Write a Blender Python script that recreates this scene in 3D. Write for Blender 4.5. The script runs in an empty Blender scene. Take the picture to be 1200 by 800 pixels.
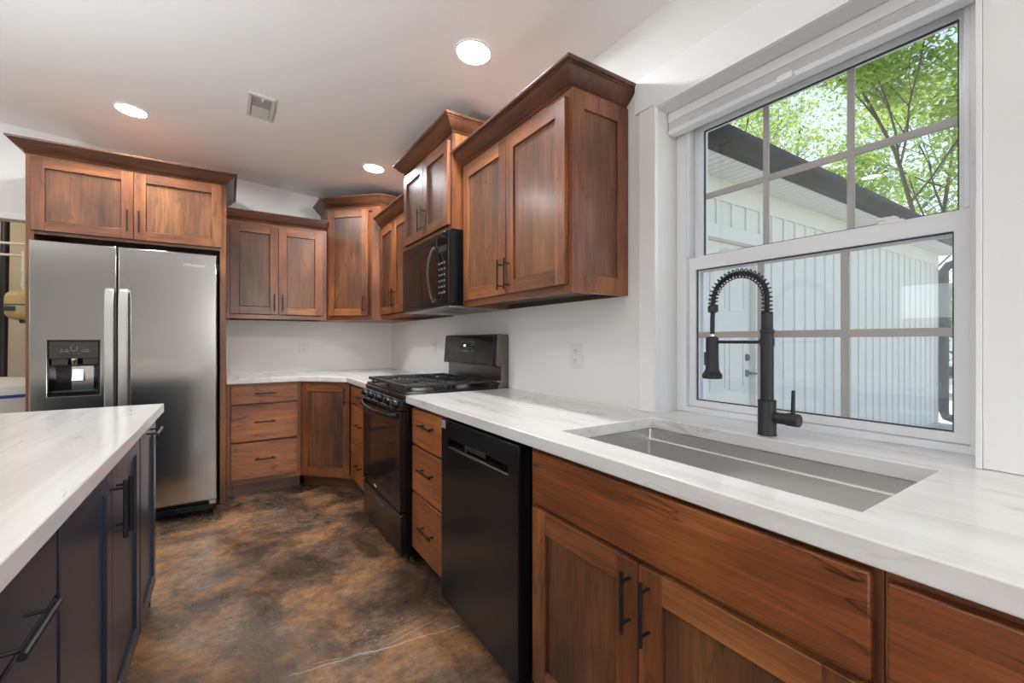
import bpy, bmesh, math, random
from mathutils import Vector, Matrix

random.seed(7)
SC = bpy.context.scene
COL = SC.collection
R = math.radians

# ------------------------------------------------------------------ camera
cam_d = bpy.data.cameras.new('camera')
cam_d.sensor_width = 36.0
cam_d.lens = 512.94 / 1200 * 36
cam_d.shift_y = -1.04 / 1200
cam_d.clip_start = 0.02
cam_d.clip_end = 300
cam = bpy.data.objects.new('camera', cam_d)
COL.objects.link(cam)
cam.location = (-1.4453, -4.5698, 1.2062)
cam.rotation_euler = (R(90), 0, R(-32.9711))
SC.camera = cam

# ------------------------------------------------------------------ exposure, world, sun, daylight
SC.view_settings.view_transform = 'Standard'
SC.view_settings.look = 'None'
SC.view_settings.exposure = 0.12
SC.view_settings.gamma = 1.0
SC.view_settings.use_curve_mapping = False
SC.cycles.use_denoising = True
SC.cycles.max_bounces = 10
SC.cycles.diffuse_bounces = 5
SC.cycles.transparent_max_bounces = 12
SC.cycles.sample_clamp_indirect = 6.0
SC.cycles.caustics_reflective = False
SC.cycles.caustics_refractive = False

SKY_STRENGTH = 0.34
SUN_ENERGY = 8.0
SIDE_DAYLIGHT = 1.6       # small window in the far side of the room
REAR_FILL = 85.0     # added fill light behind the camera, brightens the back run
SIDE_FILL = 60.0    # added fill light on the far side, out of view
LAMP_STRENGTH = 360.0      # recessed ceiling lights
ADDED_LAMPS = 130.0         # added, unseen ones over the rest of the room
ADDED_UPLIGHT = 1050.0  # added uplight out of view, lifts the ceiling

world = bpy.data.worlds.new('world')
SC.world = world
world.use_nodes = True
wt = world.node_tree
wt.nodes.clear()
w_out = wt.nodes.new('ShaderNodeOutputWorld')
w_bg = wt.nodes.new('ShaderNodeBackground')
w_sky = wt.nodes.new('ShaderNodeTexSky')
w_sky.sky_type = 'NISHITA'
w_sky.sun_disc = False
w_sky.sun_elevation = R(50)
w_sky.sun_rotation = R(0)
w_sky.air_density = 1.0
w_sky.dust_density = 1.2
w_sky.ozone_density = 1.5
w_bg.inputs['Strength'].default_value = SKY_STRENGTH
w_hs = wt.nodes.new('ShaderNodeHueSaturation')
w_hs.inputs['Saturation'].default_value = 0.7
wt.links.new(w_sky.outputs[0], w_hs.inputs['Color'])
wt.links.new(w_hs.outputs[0], w_bg.inputs[0])
wt.links.new(w_bg.outputs[0], w_out.inputs[0])

sun_d = bpy.data.lights.new('sun', 'SUN')
sun_d.energy = SUN_ENERGY
sun_d.angle = R(0.6)
sun_d.color = (1.0, 0.95, 0.86)
sun = bpy.data.objects.new('sun', sun_d)
COL.objects.link(sun)
sun.rotation_euler = Vector((0.02, 0.62, 0.78)).to_track_quat('Z', 'Y').to_euler()


def area(name, loc, direction, sx, sy, power, color=(1, 1, 1)):
    d = bpy.data.lights.new(name, 'AREA')
    d.shape = 'RECTANGLE'
    d.size, d.size_y = sx, sy
    d.energy = power
    d.color = color
    o = bpy.data.objects.new(name, d)
    COL.objects.link(o)
    o.location = loc
    o.rotation_euler = Vector(direction).to_track_quat('-Z', 'Z').to_euler()
    return o


area('daylight_side_window', (-5.62, -2.8, 1.7), (1, 0, 0), 0.6, 0.5, SIDE_DAYLIGHT, (0.96, 0.98, 1.0))
area('fill_light_rear', (-0.53, -10.1, 1.64), (0, 1, 0.0), 0.84, 1.0, REAR_FILL, (0.96, 0.985, 1.0))  # added fill for the back wall, placed clear of the fridge reflection
area('fill_light_far_side', (-5.62, -6.2, 1.2), (1, 0, 1.0), 3.0, 2.2, SIDE_FILL, (0.94, 0.975, 1.0))  # added fill, tilted up to brighten the ceiling


# ------------------------------------------------------------------ node helpers
def rgb(*c):
    """sRGB 0-255 to linear"""
    o = []
    for v in c:
        v /= 255
        o.append(v / 12.92 if v <= 0.04045 else ((v + 0.055) / 1.055) ** 2.4)
    return (*o, 1.0)


class NT:
    def __init__(self, name):
        self.m = bpy.data.materials.new(name)
        self.m.use_nodes = True
        self.t = self.m.node_tree
        self.t.nodes.clear()
        self.out = self.n('ShaderNodeOutputMaterial')

    def n(self, typ, **kw):
        nd = self.t.nodes.new(typ)
        for k, v in kw.items():
            setattr(nd, k, v)
        return nd

    def l(self, a, b):
        self.t.links.new(a, b)

    def set(self, nd, **kw):
        for k, v in kw.items():
            nd.inputs[k.replace('_', ' ')].default_value = v

    def bsdf(self, base=(0.8, 0.8, 0.8, 1), rough=0.5, metal=0.0, spec=0.5):
        b = self.n('ShaderNodeBsdfPrincipled')
        b.inputs['Base Color'].default_value = base
        b.inputs['Roughness'].default_value = rough
        b.inputs['Metallic'].default_value = metal
        b.inputs['Specular IOR Level'].default_value = spec
        self.l(b.outputs[0], self.out.inputs[0])
        return b

    def coords(self, scale=(1, 1, 1), rot=(0, 0, 0), seed=False, kind='Object'):
        tc = self.n('ShaderNodeTexCoord')
        src = tc.outputs[kind]
        if seed:
            oi = self.n('ShaderNodeObjectInfo')
            mul = self.n('ShaderNodeVectorMath', operation='SCALE')
            cmb = self.n('ShaderNodeCombineXYZ')
            for i, k in enumerate((37.0, 53.0, 71.0)):
                mm = self.n('ShaderNodeMath', operation='MULTIPLY')
                self.l(oi.outputs['Random'], mm.inputs[0])
                mm.inputs[1].default_value = k
                self.l(mm.outputs[0], cmb.inputs[i])
            ad = self.n('ShaderNodeVectorMath', operation='ADD')
            self.l(src, ad.inputs[0])
            self.l(cmb.outputs[0], ad.inputs[1])
            src = ad.outputs[0]
        mp = self.n('ShaderNodeMapping')
        mp.inputs['Scale'].default_value = scale
        mp.inputs['Rotation'].default_value = rot
        self.l(src, mp.inputs[0])
        return mp.outputs[0]

    def noise(self, vec, scale, detail=4, rough=0.5, dist=0.0):
        nd = self.n('ShaderNodeTexNoise')
        nd.inputs['Scale'].default_value = scale
        nd.inputs['Detail'].default_value = detail
        nd.inputs['Roughness'].default_value = rough
        nd.inputs['Distortion'].default_value = dist
        self.l(vec, nd.inputs['Vector'])
        return nd.outputs['Fac']

    def ramp(self, fac, stops, interp='LINEAR'):
        r = self.n('ShaderNodeValToRGB')
        r.color_ramp.interpolation = interp
        e = r.color_ramp.elements
        while len(e) > 1:
            e.remove(e[-1])
        e[0].position, e[0].color = stops[0]
        for p, c in stops[1:]:
            x = e.new(p)
            x.color = c
        self.l(fac, r.inputs[0])
        return r.outputs[0]

    def math(self, op, a, b=None, c=None, clamp=False):
        m = self.n('ShaderNodeMath', operation=op)
        m.use_clamp = clamp
        for i, v in enumerate((a, b, c)):
            if v is None:
                continue
            if isinstance(v, (int, float)):
                m.inputs[i].default_value = v
            else:
                self.l(v, m.inputs[i])
        return m.outputs[0]

    def mix(self, fac, a, b, mode='MIX'):
        m = self.n('ShaderNodeMix', data_type='RGBA', blend_type=mode)
        for i, v in ((0, fac), (6, a), (7, b)):
            if isinstance(v, (int, float)):
                m.inputs[i].default_value = v
            elif isinstance(v, tuple):
                m.inputs[i].default_value = v
            else:
                self.l(v, m.inputs[i])
        return m.outputs[2]

    def bump(self, h, b, strength=0.2, dist=0.01):
        bp = self.n('ShaderNodeBump')
        bp.inputs['Strength'].default_value = strength
        bp.inputs['Distance'].default_value = dist
        self.l(h, bp.inputs['Height'])
        self.l(bp.outputs[0], b.inputs['Normal'])


def plain(name, col, rough=0.5, metal=0.0, spec=0.5):
    t = NT(name)
    t.bsdf(col, rough, metal, spec)
    return t.m


def emit(name, col, strength):
    t = NT(name)
    e = t.n('ShaderNodeEmission')
    e.inputs[0].default_value = col
    e.inputs[1].default_value = strength
    t.l(e.outputs[0], t.out.inputs[0])
    return t.m


def wood(name, dark, mid, light, vertical=True, rough=0.42, contour=9.0, fig=0.46, thin=9.0):
    """stained hickory: cathedral contours, long fibres, glaze blotches"""
    t = NT(name)
    b = t.bsdf((0, 0, 0, 1), rough, 0, 0.45)
    g = 0.16
    sc = (1, 1, g) if vertical else (g, 1, 1)
    v = t.coords(sc, seed=True)
    low = t.noise(v, 5.0, 5.0, 0.45, 0.4)
    con = t.math('PINGPONG', t.math('MULTIPLY', low, contour), 0.5)
    con = t.math('MULTIPLY', con, 2.0)
    sc2 = (1, 1, 0.035) if vertical else (0.035, 1, 1)
    v2 = t.coords(sc2, seed=True)
    fib = t.noise(v2, 120.0, 4, 0.65)
    v3 = t.coords((1, 1, 0.35) if vertical else (0.35, 1, 1), seed=True)
    blot = t.noise(v3, 4.5, 3, 0.5, 0.2)
    col = t.ramp(blot, [(0.3, dark), (0.5, mid), (0.72, light)])
    vk = t.coords((1, 1, 0.2) if vertical else (0.2, 1, 1), seed=True)
    brk = t.ramp(t.noise(vk, 9.0, 4, 0.6), [(0.40, (0, 0, 0, 1)), (0.62, (1, 1, 1, 1))])
    lw = t.math('ADD', 0.08, t.math('MULTIPLY', brk, fig))
    lines = t.math('SUBTRACT', 1.0, t.math('MULTIPLY', t.math('POWER', con, thin), lw))
    fibm = t.math('ADD', 0.40, t.math('MULTIPLY', fib, 1.2))
    v4 = t.coords((1, 1, 0.07) if vertical else (0.07, 1, 1), seed=True)
    st = t.noise(v4, 42.0, 5, 0.7, 0.15)
    stm = t.math('MULTIPLY', t.math('SUBTRACT', st, 0.50), 1.5)
    k = t.math('MULTIPLY', lines, fibm)
    k = t.math('MULTIPLY', k, t.math('ADD', 1.0, stm))
    oi = t.n('ShaderNodeObjectInfo')
    k = t.math('MULTIPLY', k, t.math('ADD', 0.88, t.math('MULTIPLY', oi.outputs['Random'], 0.26)))
    vm = t.n('ShaderNodeVectorMath', operation='SCALE')
    t.l(col, vm.inputs[0])
    t.l(k, vm.inputs['Scale'])
    t.l(vm.outputs[0], b.inputs['Base Color'])
    t.bump(fib, b, 0.06, 0.002)
    b.inputs['Coat Weight'].default_value = 0.25
    b.inputs['Coat Roughness'].default_value = 0.22
    return t.m


M = {}
M['wood_v'] = wood('stained_wood', rgb(84, 47, 28), rgb(124, 72, 41), rgb(160, 101, 56))
M['wood_h'] = wood('stained_wood_rail', rgb(84, 47, 28), rgb(124, 72, 41), rgb(160, 101, 56), False)
M['wood_p'] = wood('stained_wood_panel', rgb(68, 42, 28), rgb(102, 63, 39), rgb(136, 89, 53), contour=11)
M['wood_d'] = wood('stained_wood_drawer', rgb(98, 52, 28), rgb(142, 80, 42), rgb(174, 106, 56), False, contour=15, fig=0.85, thin=10.0)
M['wood_c'] = wood('stained_wood_crown', rgb(66, 40, 27), rgb(94, 57, 37), rgb(116, 74, 49), False)
M['glaze'] = plain('dark_glaze', rgb(44, 27, 18), 0.5)
M['wood_dark'] = plain('underside_shade_wood', rgb(62, 40, 28), 0.6)  # for recessed cabinet undersides; the shade there is in the colour


def wall_paint(name, col, bump=0.05, scale=220.0):
    t = NT(name)
    b = t.bsdf(col, 0.75, 0, 0.25)
    v = t.coords()
    n = t.noise(v, scale, 2, 0.5)
    t.bump(n, b, bump, 0.002)
    return t.m


M['wall'] = wall_paint('white_wall_paint', rgb(234, 233, 231))
M['trim'] = plain('white_trim_paint', rgb(240, 240, 239), 0.4)
M['ceiling'] = wall_paint('ceiling_texture', rgb(248, 247, 246), 0.35, 55.0)
M['vinyl'] = plain('white_vinyl', rgb(238, 238, 240), 0.35)
M['shade'] = plain('shade_fabric', rgb(222, 221, 222), 0.8)
M['muntin'] = plain('backlit_muntin', rgb(172, 167, 163), 0.45)  # greyer than the sash: backlit shade put into the colour
M['gasket'] = plain('dark_gasket', rgb(60, 62, 64), 0.6)
M['outlet'] = plain('outlet_plastic', rgb(228, 226, 221), 0.35)
M['slot'] = plain('outlet_slot', rgb(70, 68, 66), 0.6)


def floor_mat():
    t = NT('stained_concrete')
    b = t.bsdf((0, 0, 0, 1), 0.3, 0, 0.5)
    v = t.coords()
    n1 = t.noise(v, 1.7, 8, 0.62, 0.5)
    c = t.ramp(n1, [(0.28, rgb(50, 42, 38)), (0.40, rgb(88, 70, 56)), (0.48, rgb(122, 95, 74)), (0.56, rgb(160, 116, 78)), (0.64, rgb(138, 112, 92)), (0.76, rgb(104, 94, 88))])
    v2 = t.coords((1, 1, 1), (0, 0, 0.6))
    n2 = t.noise(v2, 2.6, 7, 0.65, 0.8)
    f2 = t.ramp(n2, [(0.43, (0, 0, 0, 1)), (0.60, (1, 1, 1, 1))])
    c = t.mix(t.math('MULTIPLY', f2, 0.8), c, rgb(50, 42, 38))
    n3 = t.noise(v, 0.9, 5, 0.6, 0.3)
    f3 = t.ramp(n3, [(0.5, (0, 0, 0, 1)), (0.68, (1, 1, 1, 1))])
    c = t.mix(t.math('MULTIPLY', f3, 0.55), c, rgb(122, 115, 108))
    fine = t.noise(v, 24, 8, 0.8)
    c = t.mix(0.8, c, t.ramp(fine, [(0.3, (0.25, 0.25, 0.25, 1)), (0.7, (0.9, 0.9, 0.9, 1))]), 'OVERLAY')
    # hairline scratches: thin cells of stretched voronoi
    tot = None
    for rz, sc, th in ((0.5, (1.2, 7, 1), 0.006), (-0.9, (1.0, 6, 1), 0.005), (1.3, (1.6, 9, 1), 0.006), (2.2, (1.4, 11, 1), 0.006)):
        vv = t.coords(sc, (0, 0, rz))
        vo = t.n('ShaderNodeTexVoronoi', feature='DISTANCE_TO_EDGE')
        vo.inputs['Scale'].default_value = 2.2
        nz = t.n('ShaderNodeTexNoise')
        nz.inputs['Scale'].default_value = 3.0
        t.l(vv, nz.inputs['Vector'])
        ad = t.n('ShaderNodeVectorMath', operation='ADD')
        t.l(vv, ad.inputs[0])
        t.l(nz.outputs['Color'], ad.inputs[1])
        t.l(ad.outputs[0], vo.inputs['Vector'])
        s = t.math('LESS_THAN', vo.outputs['Distance'], th)
        tot = s if tot is None else t.math('MAXIMUM', tot, s)
    patch = t.ramp(t.noise(v, 2.3, 5, 0.7), [(0.5, (0, 0, 0, 1)), (0.62, (1, 1, 1, 1))])
    scr = t.math('MULTIPLY', tot, t.math('MULTIPLY', patch, 0.5))
    # the long scratch in front of the dishwasher
    tc = t.n('ShaderNodeTexCoord')
    sx = t.n('ShaderNodeSeparateXYZ')
    t.l(tc.outputs['Object'], sx.inputs[0])
    jag = t.math('MULTIPLY', t.math('SUBTRACT', t.noise(v, 9, 6, 0.7), 0.5), 0.05)
    for (x0, y0, x1, y1, w, a) in ((-1.26, -2.815, -0.62, -2.895, 0.0026, 0.75), (-1.0, -2.86, -0.66, -2.79, 0.002, 0.5), (-1.18, -2.80, -0.93, -2.858, 0.002, 0.5)):
        L = math.hypot(x1 - x0, y1 - y0)
        ux, uy = (x1 - x0) / L, (y1 - y0) / L
        px = t.math('SUBTRACT', sx.outputs[0], x0)
        py = t.math('SUBTRACT', sx.outputs[1], y0)
        al = t.math('ADD', t.math('MULTIPLY', px, ux), t.math('MULTIPLY', py, uy))
        pe = t.math('ADD', t.math('MULTIPLY', px, -uy), t.math('MULTIPLY', py, ux))
        pe = t.math('ABSOLUTE', t.math('ADD', pe, jag))
        ins = t.math('MULTIPLY', t.math('GREATER_THAN', al, 0.0), t.math('LESS_THAN', al, L))
        ln = t.math('MULTIPLY', t.math('LESS_THAN', pe, w), ins)
        scr = t.math('MAXIMUM', scr, t.math('MULTIPLY', ln, a))
    # the ochre spill mark beside it
    dx = t.math('SUBTRACT', sx.outputs[0], -1.26)
    dy = t.math('SUBTRACT', sx.outputs[1], -2.70)
    dd = t.math('SQRT', t.math('ADD', t.math('MULTIPLY', t.math('MULTIPLY', dx, dx), 0.35), t.math('MULTIPLY', dy, dy)))
    sp = t.math('MULTIPLY', t.math('LESS_THAN', t.math('ADD', dd, t.math('MULTIPLY', fine, 0.30)), 0.17), 0.42)
    c = t.mix(sp, c, rgb(178, 140, 84))
    c = t.mix(scr, c, rgb(190, 182, 172))
    t.l(c, b.inputs['Base Color'])
    rr = t.math('ADD', 0.12, t.math('MULTIPLY', n2, 0.26))
    t.l(rr, b.inputs['Roughness'])
    t.bump(fine, b, 0.05, 0.002)
    return t.m


M['floor'] = floor_mat()


def quartz():
    t = NT('white_quartz')
    b = t.bsdf((0.8, 0.8, 0.78, 1), 0.12, 0, 0.5)
    v = t.coords((7.0, 0.75, 7.0), (0, 0, 0.22), kind='Object')
    n = t.noise(v, 1.6, 7, 0.62, 0.6)
    base = t.ramp(n, [(0.3, rgb(222, 218, 213)), (0.5, rgb(236, 233, 229)), (0.7, rgb(243, 241, 238))])
    v2 = t.coords((5.0, 0.9, 5.0), (0, 0, 0.3))
    n2 = t.noise(v2, 1.1, 6, 0.6, 0.8)
    vein = t.math('ABSOLUTE', t.math('SUBTRACT', n2, 0.52))
    vf = t.ramp(vein, [(0.0, (1, 1, 1, 1)), (0.02, (0, 0, 0, 1))])
    msk = t.ramp(t.noise(v, 2.7, 3, 0.5), [(0.5, (0, 0, 0, 1)), (0.68, (1, 1, 1, 1))])
    c = t.mix(t.math('MULTIPLY', t.math('MULTIPLY', vf, msk), 0.7), base, rgb(176, 166, 158))
    t.l(c, b.inputs['Base Color'])
    return t.m


M['quartz'] = quartz()


def steel(name, col, rough, axis='x', amount=0.012):
    t = NT(name)
    b = t.bsdf(col, rough, 1.0)
    v = t.coords((0.6, 1, 120) if axis == 'x' else (120, 120, 0.6))
    n = t.noise(v, 4.0, 3, 0.6)
    t.l(t.math('ADD', rough - 0.006, t.math('MULTIPLY', n, 0.012)), b.inputs['Roughness'])
    return t.m


M['steel'] = steel('brushed_steel', rgb(180, 178, 174), 0.165)
M['steel_handle'] = plain('bright_steel', rgb(205, 204, 202), 0.3, 1.0)
M['sink'] = plain('sink_steel', rgb(243, 241, 239), 0.22, 0.88)
M['steel_dark'] = plain('black_stainless', rgb(108, 103, 97), 0.34, 1.0)
M['steel_black'] = plain('dark_panel_steel', rgb(84, 81, 79), 0.25, 1.0)
M['chrome'] = plain('chrome', rgb(215, 215, 215), 0.12, 1.0)
M['grey_metal'] = plain('grey_metal', rgb(150, 150, 150), 0.4, 0.8)
M['black_gloss'] = plain('black_gloss', (0.008, 0.008, 0.009, 1), 0.07)
M['black_enamel'] = plain('black_enamel', (0.010, 0.010, 0.011, 1), 0.2)
M['black_satin'] = plain('black_satin', (0.005, 0.006, 0.008, 1), 0.2, 0.0, 0.3)
M['black_matte'] = plain('black_matte', (0.012, 0.012, 0.014, 1), 0.5)
M['iron'] = plain('cast_iron', (0.02, 0.02, 0.02, 1), 0.55)
M['pull'] = plain('pewter_pull', rgb(66, 61, 57), 0.35, 0.9)
M['pull_black'] = plain('black_pull', (0.014, 0.014, 0.015, 1), 0.35)
M['charcoal'] = plain('charcoal_paint', rgb(43, 50, 64), 0.3)
M['charcoal_dark'] = plain('charcoal_toe', rgb(28, 28, 31), 0.5)
M['logo'] = plain('logo_silver', rgb(225, 225, 225), 0.3, 0.4)
M['print'] = plain('panel_print', rgb(120, 118, 116), 0.5)
M['display'] = emit('display_glow', (0.75, 0.88, 1.0, 1), 1.6)
M['tag'] = plain('tag_grey', rgb(140, 146, 156), 0.5)
M['lens'] = emit('lamp_lens', (0.965, 0.985, 1.0, 1), LAMP_STRENGTH)
M['lens_added'] = emit('added_lamp_lens', (0.965, 0.985, 1.0, 1), ADDED_LAMPS)
M['grate'] = plain('vent_white', rgb(214, 212, 208), 0.5)
M['vent_grey'] = plain('vent_grey', rgb(168, 166, 164), 0.6)


def glass_mat(name, tint=(1, 1, 1, 1)):
    t = NT(name)
    lw = t.n('ShaderNodeLayerWeight')
    lw.inputs['Blend'].default_value = 0.5
    f = t.math('ADD', 0.04, t.math('MULTIPLY', t.math('POWER', lw.outputs['Facing'], 5.0), 0.96))
    tr = t.n('ShaderNodeBsdfTransparent')
    tr.inputs[0].default_value = tint
    gl = t.n('ShaderNodeBsdfGlossy')
    gl.inputs['Roughness'].default_value = 0.0
    mx = t.n('ShaderNodeMixShader')
    t.l(f, mx.inputs[0])
    t.l(tr.outputs[0], mx.inputs[1])
    t.l(gl.outputs[0], mx.inputs[2])
    t.l(mx.outputs[0], t.out.inputs[0])
    return t.m


M['glass'] = glass_mat('clear_glass', (0.975, 0.985, 0.985, 1))


def screen_mat():
    t = NT('insect_screen_mesh')
    tr = t.n('ShaderNodeBsdfTransparent')
    df = t.n('ShaderNodeBsdfDiffuse')
    df.inputs[0].default_value = rgb(236, 237, 240)
    tl = t.n('ShaderNodeBsdfTranslucent')
    tl.inputs[0].default_value = rgb(236, 237, 240)
    m0 = t.n('ShaderNodeMixShader')
    m0.inputs[0].default_value = 0.72
    t.l(df.outputs[0], m0.inputs[1])
    t.l(tl.outputs[0], m0.inputs[2])
    mx = t.n('ShaderNodeMixShader')
    mx.inputs[0].default_value = 0.12
    t.l(tr.outputs[0], mx.inputs[1])
    t.l(m0.outputs[0], mx.inputs[2])
    t.l(mx.outputs[0], t.out.inputs[0])
    return t.m


M['screen'] = screen_mat()


# ------------------------------------------------------------------ mesh helpers
class MB:
    def __init__(self, mat=None):
        self.v, self.f, self.mi, self.mat = [], [], [], mat

    def add(self, verts, faces, m=0):
        k = len(self.v)
        self.v += [Vector(p) if self.mat is None else self.mat @ Vector(p) for p in verts]
        for fc in faces:
            self.f.append([i + k for i in fc])
            self.mi.append(m)
        return self

    def box(self, x0, x1, y0, y1, z0, z1, m=0):
        x0, x1 = min(x0, x1), max(x0, x1)
        y0, y1 = min(y0, y1), max(y0, y1)
        z0, z1 = min(z0, z1), max(z0, z1)
        vs = [(x0, y0, z0), (x1, y0, z0), (x1, y1, z0), (x0, y1, z0), (x0, y0, z1), (x1, y0, z1), (x1, y1, z1), (x0, y1, z1)]
        return self.add(vs, [(0, 3, 2, 1), (4, 5, 6, 7), (0, 1, 5, 4), (1, 2, 6, 5), (2, 3, 7, 6), (3, 0, 4, 7)], m)

    def prism(self, poly, a, b, axis='z', m=0):
        """poly: 2-D points counter-clockwise, extruded from a to b along axis (x: poly is (y,z); y: poly is (x,z); z: poly is (x,y))"""
        def P(p, h):
            if axis == 'z':
                return (p[0], p[1], h)
            if axis == 'y':
                return (p[0], h, p[1])
            return (h, p[0], p[1])
        n = len(poly)
        vs = [P(p, a) for p in poly] + [P(p, b) for p in poly]
        fs = [tuple(range(n))[::-1], tuple(range(n, 2 * n))]
        for i in range(n):
            j = (i + 1) % n
            fs.append((i, j, j + n, i + n))
        return self.add(vs, fs, m)

    def tube(self, pts, r, n=10, m=0, cap=True, closed=False):
        pts = [Vector(p) for p in pts]
        rs = r if isinstance(r, (list, tuple)) else [r] * len(pts)
        rings = []
        prev = None
        N = len(pts)
        for i, p in enumerate(pts):
            a = pts[i - 1] if i > 0 or closed else pts[i]
            b = pts[(i + 1) % N] if i < N - 1 or closed else pts[i]
            t = (b - a).normalized()
            if prev is None:
                up = Vector((0, 0, 1)) if abs(t.z) < 0.9 else Vector((1, 0, 0))
                u = t.cross(up).normalized()
            else:
                u = (prev - t * prev.dot(t)).normalized()
            prev = u
            w = t.cross(u)
            rings.append([p + (u * math.cos(2 * math.pi * k / n) + w * math.sin(2 * math.pi * k / n)) * rs[i] for k in range(n)])
        vs = [q for ring in rings for q in ring]
        fs = []
        for i in range(N if closed else N - 1):
            j = (i + 1) % N
            for k in range(n):
                fs.append((i * n + k, i * n + (k + 1) % n, j * n + (k + 1) % n, j * n + k))
        if cap and not closed:
            fs.append(tuple(range(n))[::-1])
            fs.append(tuple((N - 1) * n + k for k in range(n)))
        return self.add(vs, fs, m)

    def cyl(self, p, q, r, n=20, m=0, r2=None):
        return self.tube([p, q], [r, r if r2 is None else r2], n, m)

    def lathe(self, c, prof, n=28, m=0, axis='z'):
        """prof: list of (radius, height) from bottom to top"""
        vs, fs = [], []
        for (r, h) in prof:
            for k in range(n):
                a = 2 * math.pi * k / n
                x, y = r * math.cos(a), r * math.sin(a)
                p = {'z': (x, y, h), 'y': (x, h, -y), 'x': (h, x, y)}[axis]
                vs.append((c[0] + p[0], c[1] + p[1], c[2] + p[2]))
        L = len(prof)
        for i in range(L - 1):
            for k in range(n):
                fs.append((i * n + k, i * n + (k + 1) % n, (i + 1) * n + (k + 1) % n, (i + 1) * n + k))
        fs.append(tuple(range(n))[::-1])
        fs.append(tuple((L - 1) * n + k for k in range(n)))
        return self.add(vs, fs, m)

    def cells(self, us, vs_, keep, a, b, axis='z', m=0):
        """grid slab with holes; keep(i,j) tells whether a cell is solid; manifold, shared verts"""
        def P(u, v, h):
            return {'z': (u, v, h), 'x': (h, u, v), 'y': (u, h, v)}[axis]
        idx, pv, fs = {}, [], []

        def vid(i, j, s):
            key = (i, j, s)
            if key not in idx:
                idx[key] = len(pv)
                pv.append(P(us[i], vs_[j], b if s else a))
            return idx[key]
        nu, nv = len(us) - 1, len(vs_) - 1
        K = lambda i, j: 0 <= i < nu and 0 <= j < nv and keep(i, j)
        for i in range(nu):
            for j in range(nv):
                if not K(i, j):
                    continue
                fs.append((vid(i, j, 1), vid(i + 1, j, 1), vid(i + 1, j + 1, 1), vid(i, j + 1, 1)))
                fs.append((vid(i, j, 0), vid(i, j + 1, 0), vid(i + 1, j + 1, 0), vid(i + 1, j, 0)))
                for di, dj, e in ((-1, 0, ((i, j + 1), (i, j))), (1, 0, ((i + 1, j), (i + 1, j + 1))), (0, -1, ((i, j), (i + 1, j))), (0, 1, ((i + 1, j + 1), (i, j + 1)))):
                    if not K(i + di, j + dj):
                        (p, q) = e
                        fs.append((vid(*p, 0), vid(*q, 0), vid(*q, 1), vid(*p, 1)))
        return self.add(pv, fs, m)

    def sweep(self, path, prof, m=0):
        """closed profile (out, z) carried along an open 2-D path with mitred corners; 'out' is to the path's right side"""
        path = [Vector((p[0], p[1])) for p in path]
        n = len(path)
        nor = []
        for i in range(n - 1):
            d = (path[i + 1] - path[i]).normalized()
            nor.append(Vector((d.y, -d.x)))
        offs = []
        for i in range(n):
            if i == 0:
                offs.append(nor[0])
            elif i == n - 1:
                offs.append(nor[-1])
            else:
                s = nor[i - 1] + nor[i]
                offs.append(s / (s.length_squared / 2) if s.length > 1e-6 else nor[i])
        k = len(prof)
        vs = [(path[i].x + offs[i].x * o, path[i].y + offs[i].y * o, z) for i in range(n) for (o, z) in prof]
        fs = []
        for i in range(n - 1):
            for j in range(k):
                jj = (j + 1) % k
                fs.append((i * k + j, (i + 1) * k + j, (i + 1) * k + jj, i * k + jj))
        fs.append(tuple(range(k)))
        fs.append(tuple((n - 1) * k + j for j in range(k))[::-1])
        return self.add(vs, fs, m)


def obj(name, mb, mats, parent=None, bevel=0.0, seg=2, smooth=True, loc=None):
    me = bpy.data.meshes.new(name)
    me.from_pydata([tuple(p) for p in mb.v], [], mb.f)
    if not isinstance(mats, (list, tuple)):
        mats = [mats]
    for mt in mats:
        me.materials.append(M[mt] if isinstance(mt, str) else mt)
    for p, mi in zip(me.polygons, mb.mi):
        p.material_index = mi
    bm = bmesh.new()
    bm.from_mesh(me)
    bmesh.ops.recalc_face_normals(bm, faces=bm.faces)
    bm.to_mesh(me)
    bm.free()
    if smooth:
        for p in me.polygons:
            p.use_smooth = True
        me.set_sharp_from_angle(angle=R(35))
    o = bpy.data.objects.new(name, me)
    COL.objects.link(o)
    if parent is not None:
        o.parent = parent
    if loc is not None:
        o.location = loc
    if bevel > 0:
        b = o.modifiers.new('soft_edges', 'BEVEL')
        b.width = bevel
        b.segments = seg
        b.limit_method = 'ANGLE'
        b.angle_limit = R(40)
        b.harden_normals = False
    return o


def thing(name, label, cat, loc=(0, 0, 0), rz=0.0, group=None):
    o = bpy.data.objects.new(name, None)
    COL.objects.link(o)
    o.empty_display_size = 0.1
    o.location = loc
    o.rotation_euler = (0, 0, R(rz))
    o['label'] = label
    o['category'] = cat
    if group:
        o['group'] = group
    return o


def tag(o, label, cat, group=None, kind=None):
    o['label'] = label
    o['category'] = cat
    if group:
        o['group'] = group
    if kind:
        o['kind'] = kind
    return o


def struct(name, mb, mats, parent=None, bevel=0.0, **kw):
    o = obj(name, mb, mats, parent, bevel, **kw)
    if parent is None:
        o['kind'] = 'structure'
    return o


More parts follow.
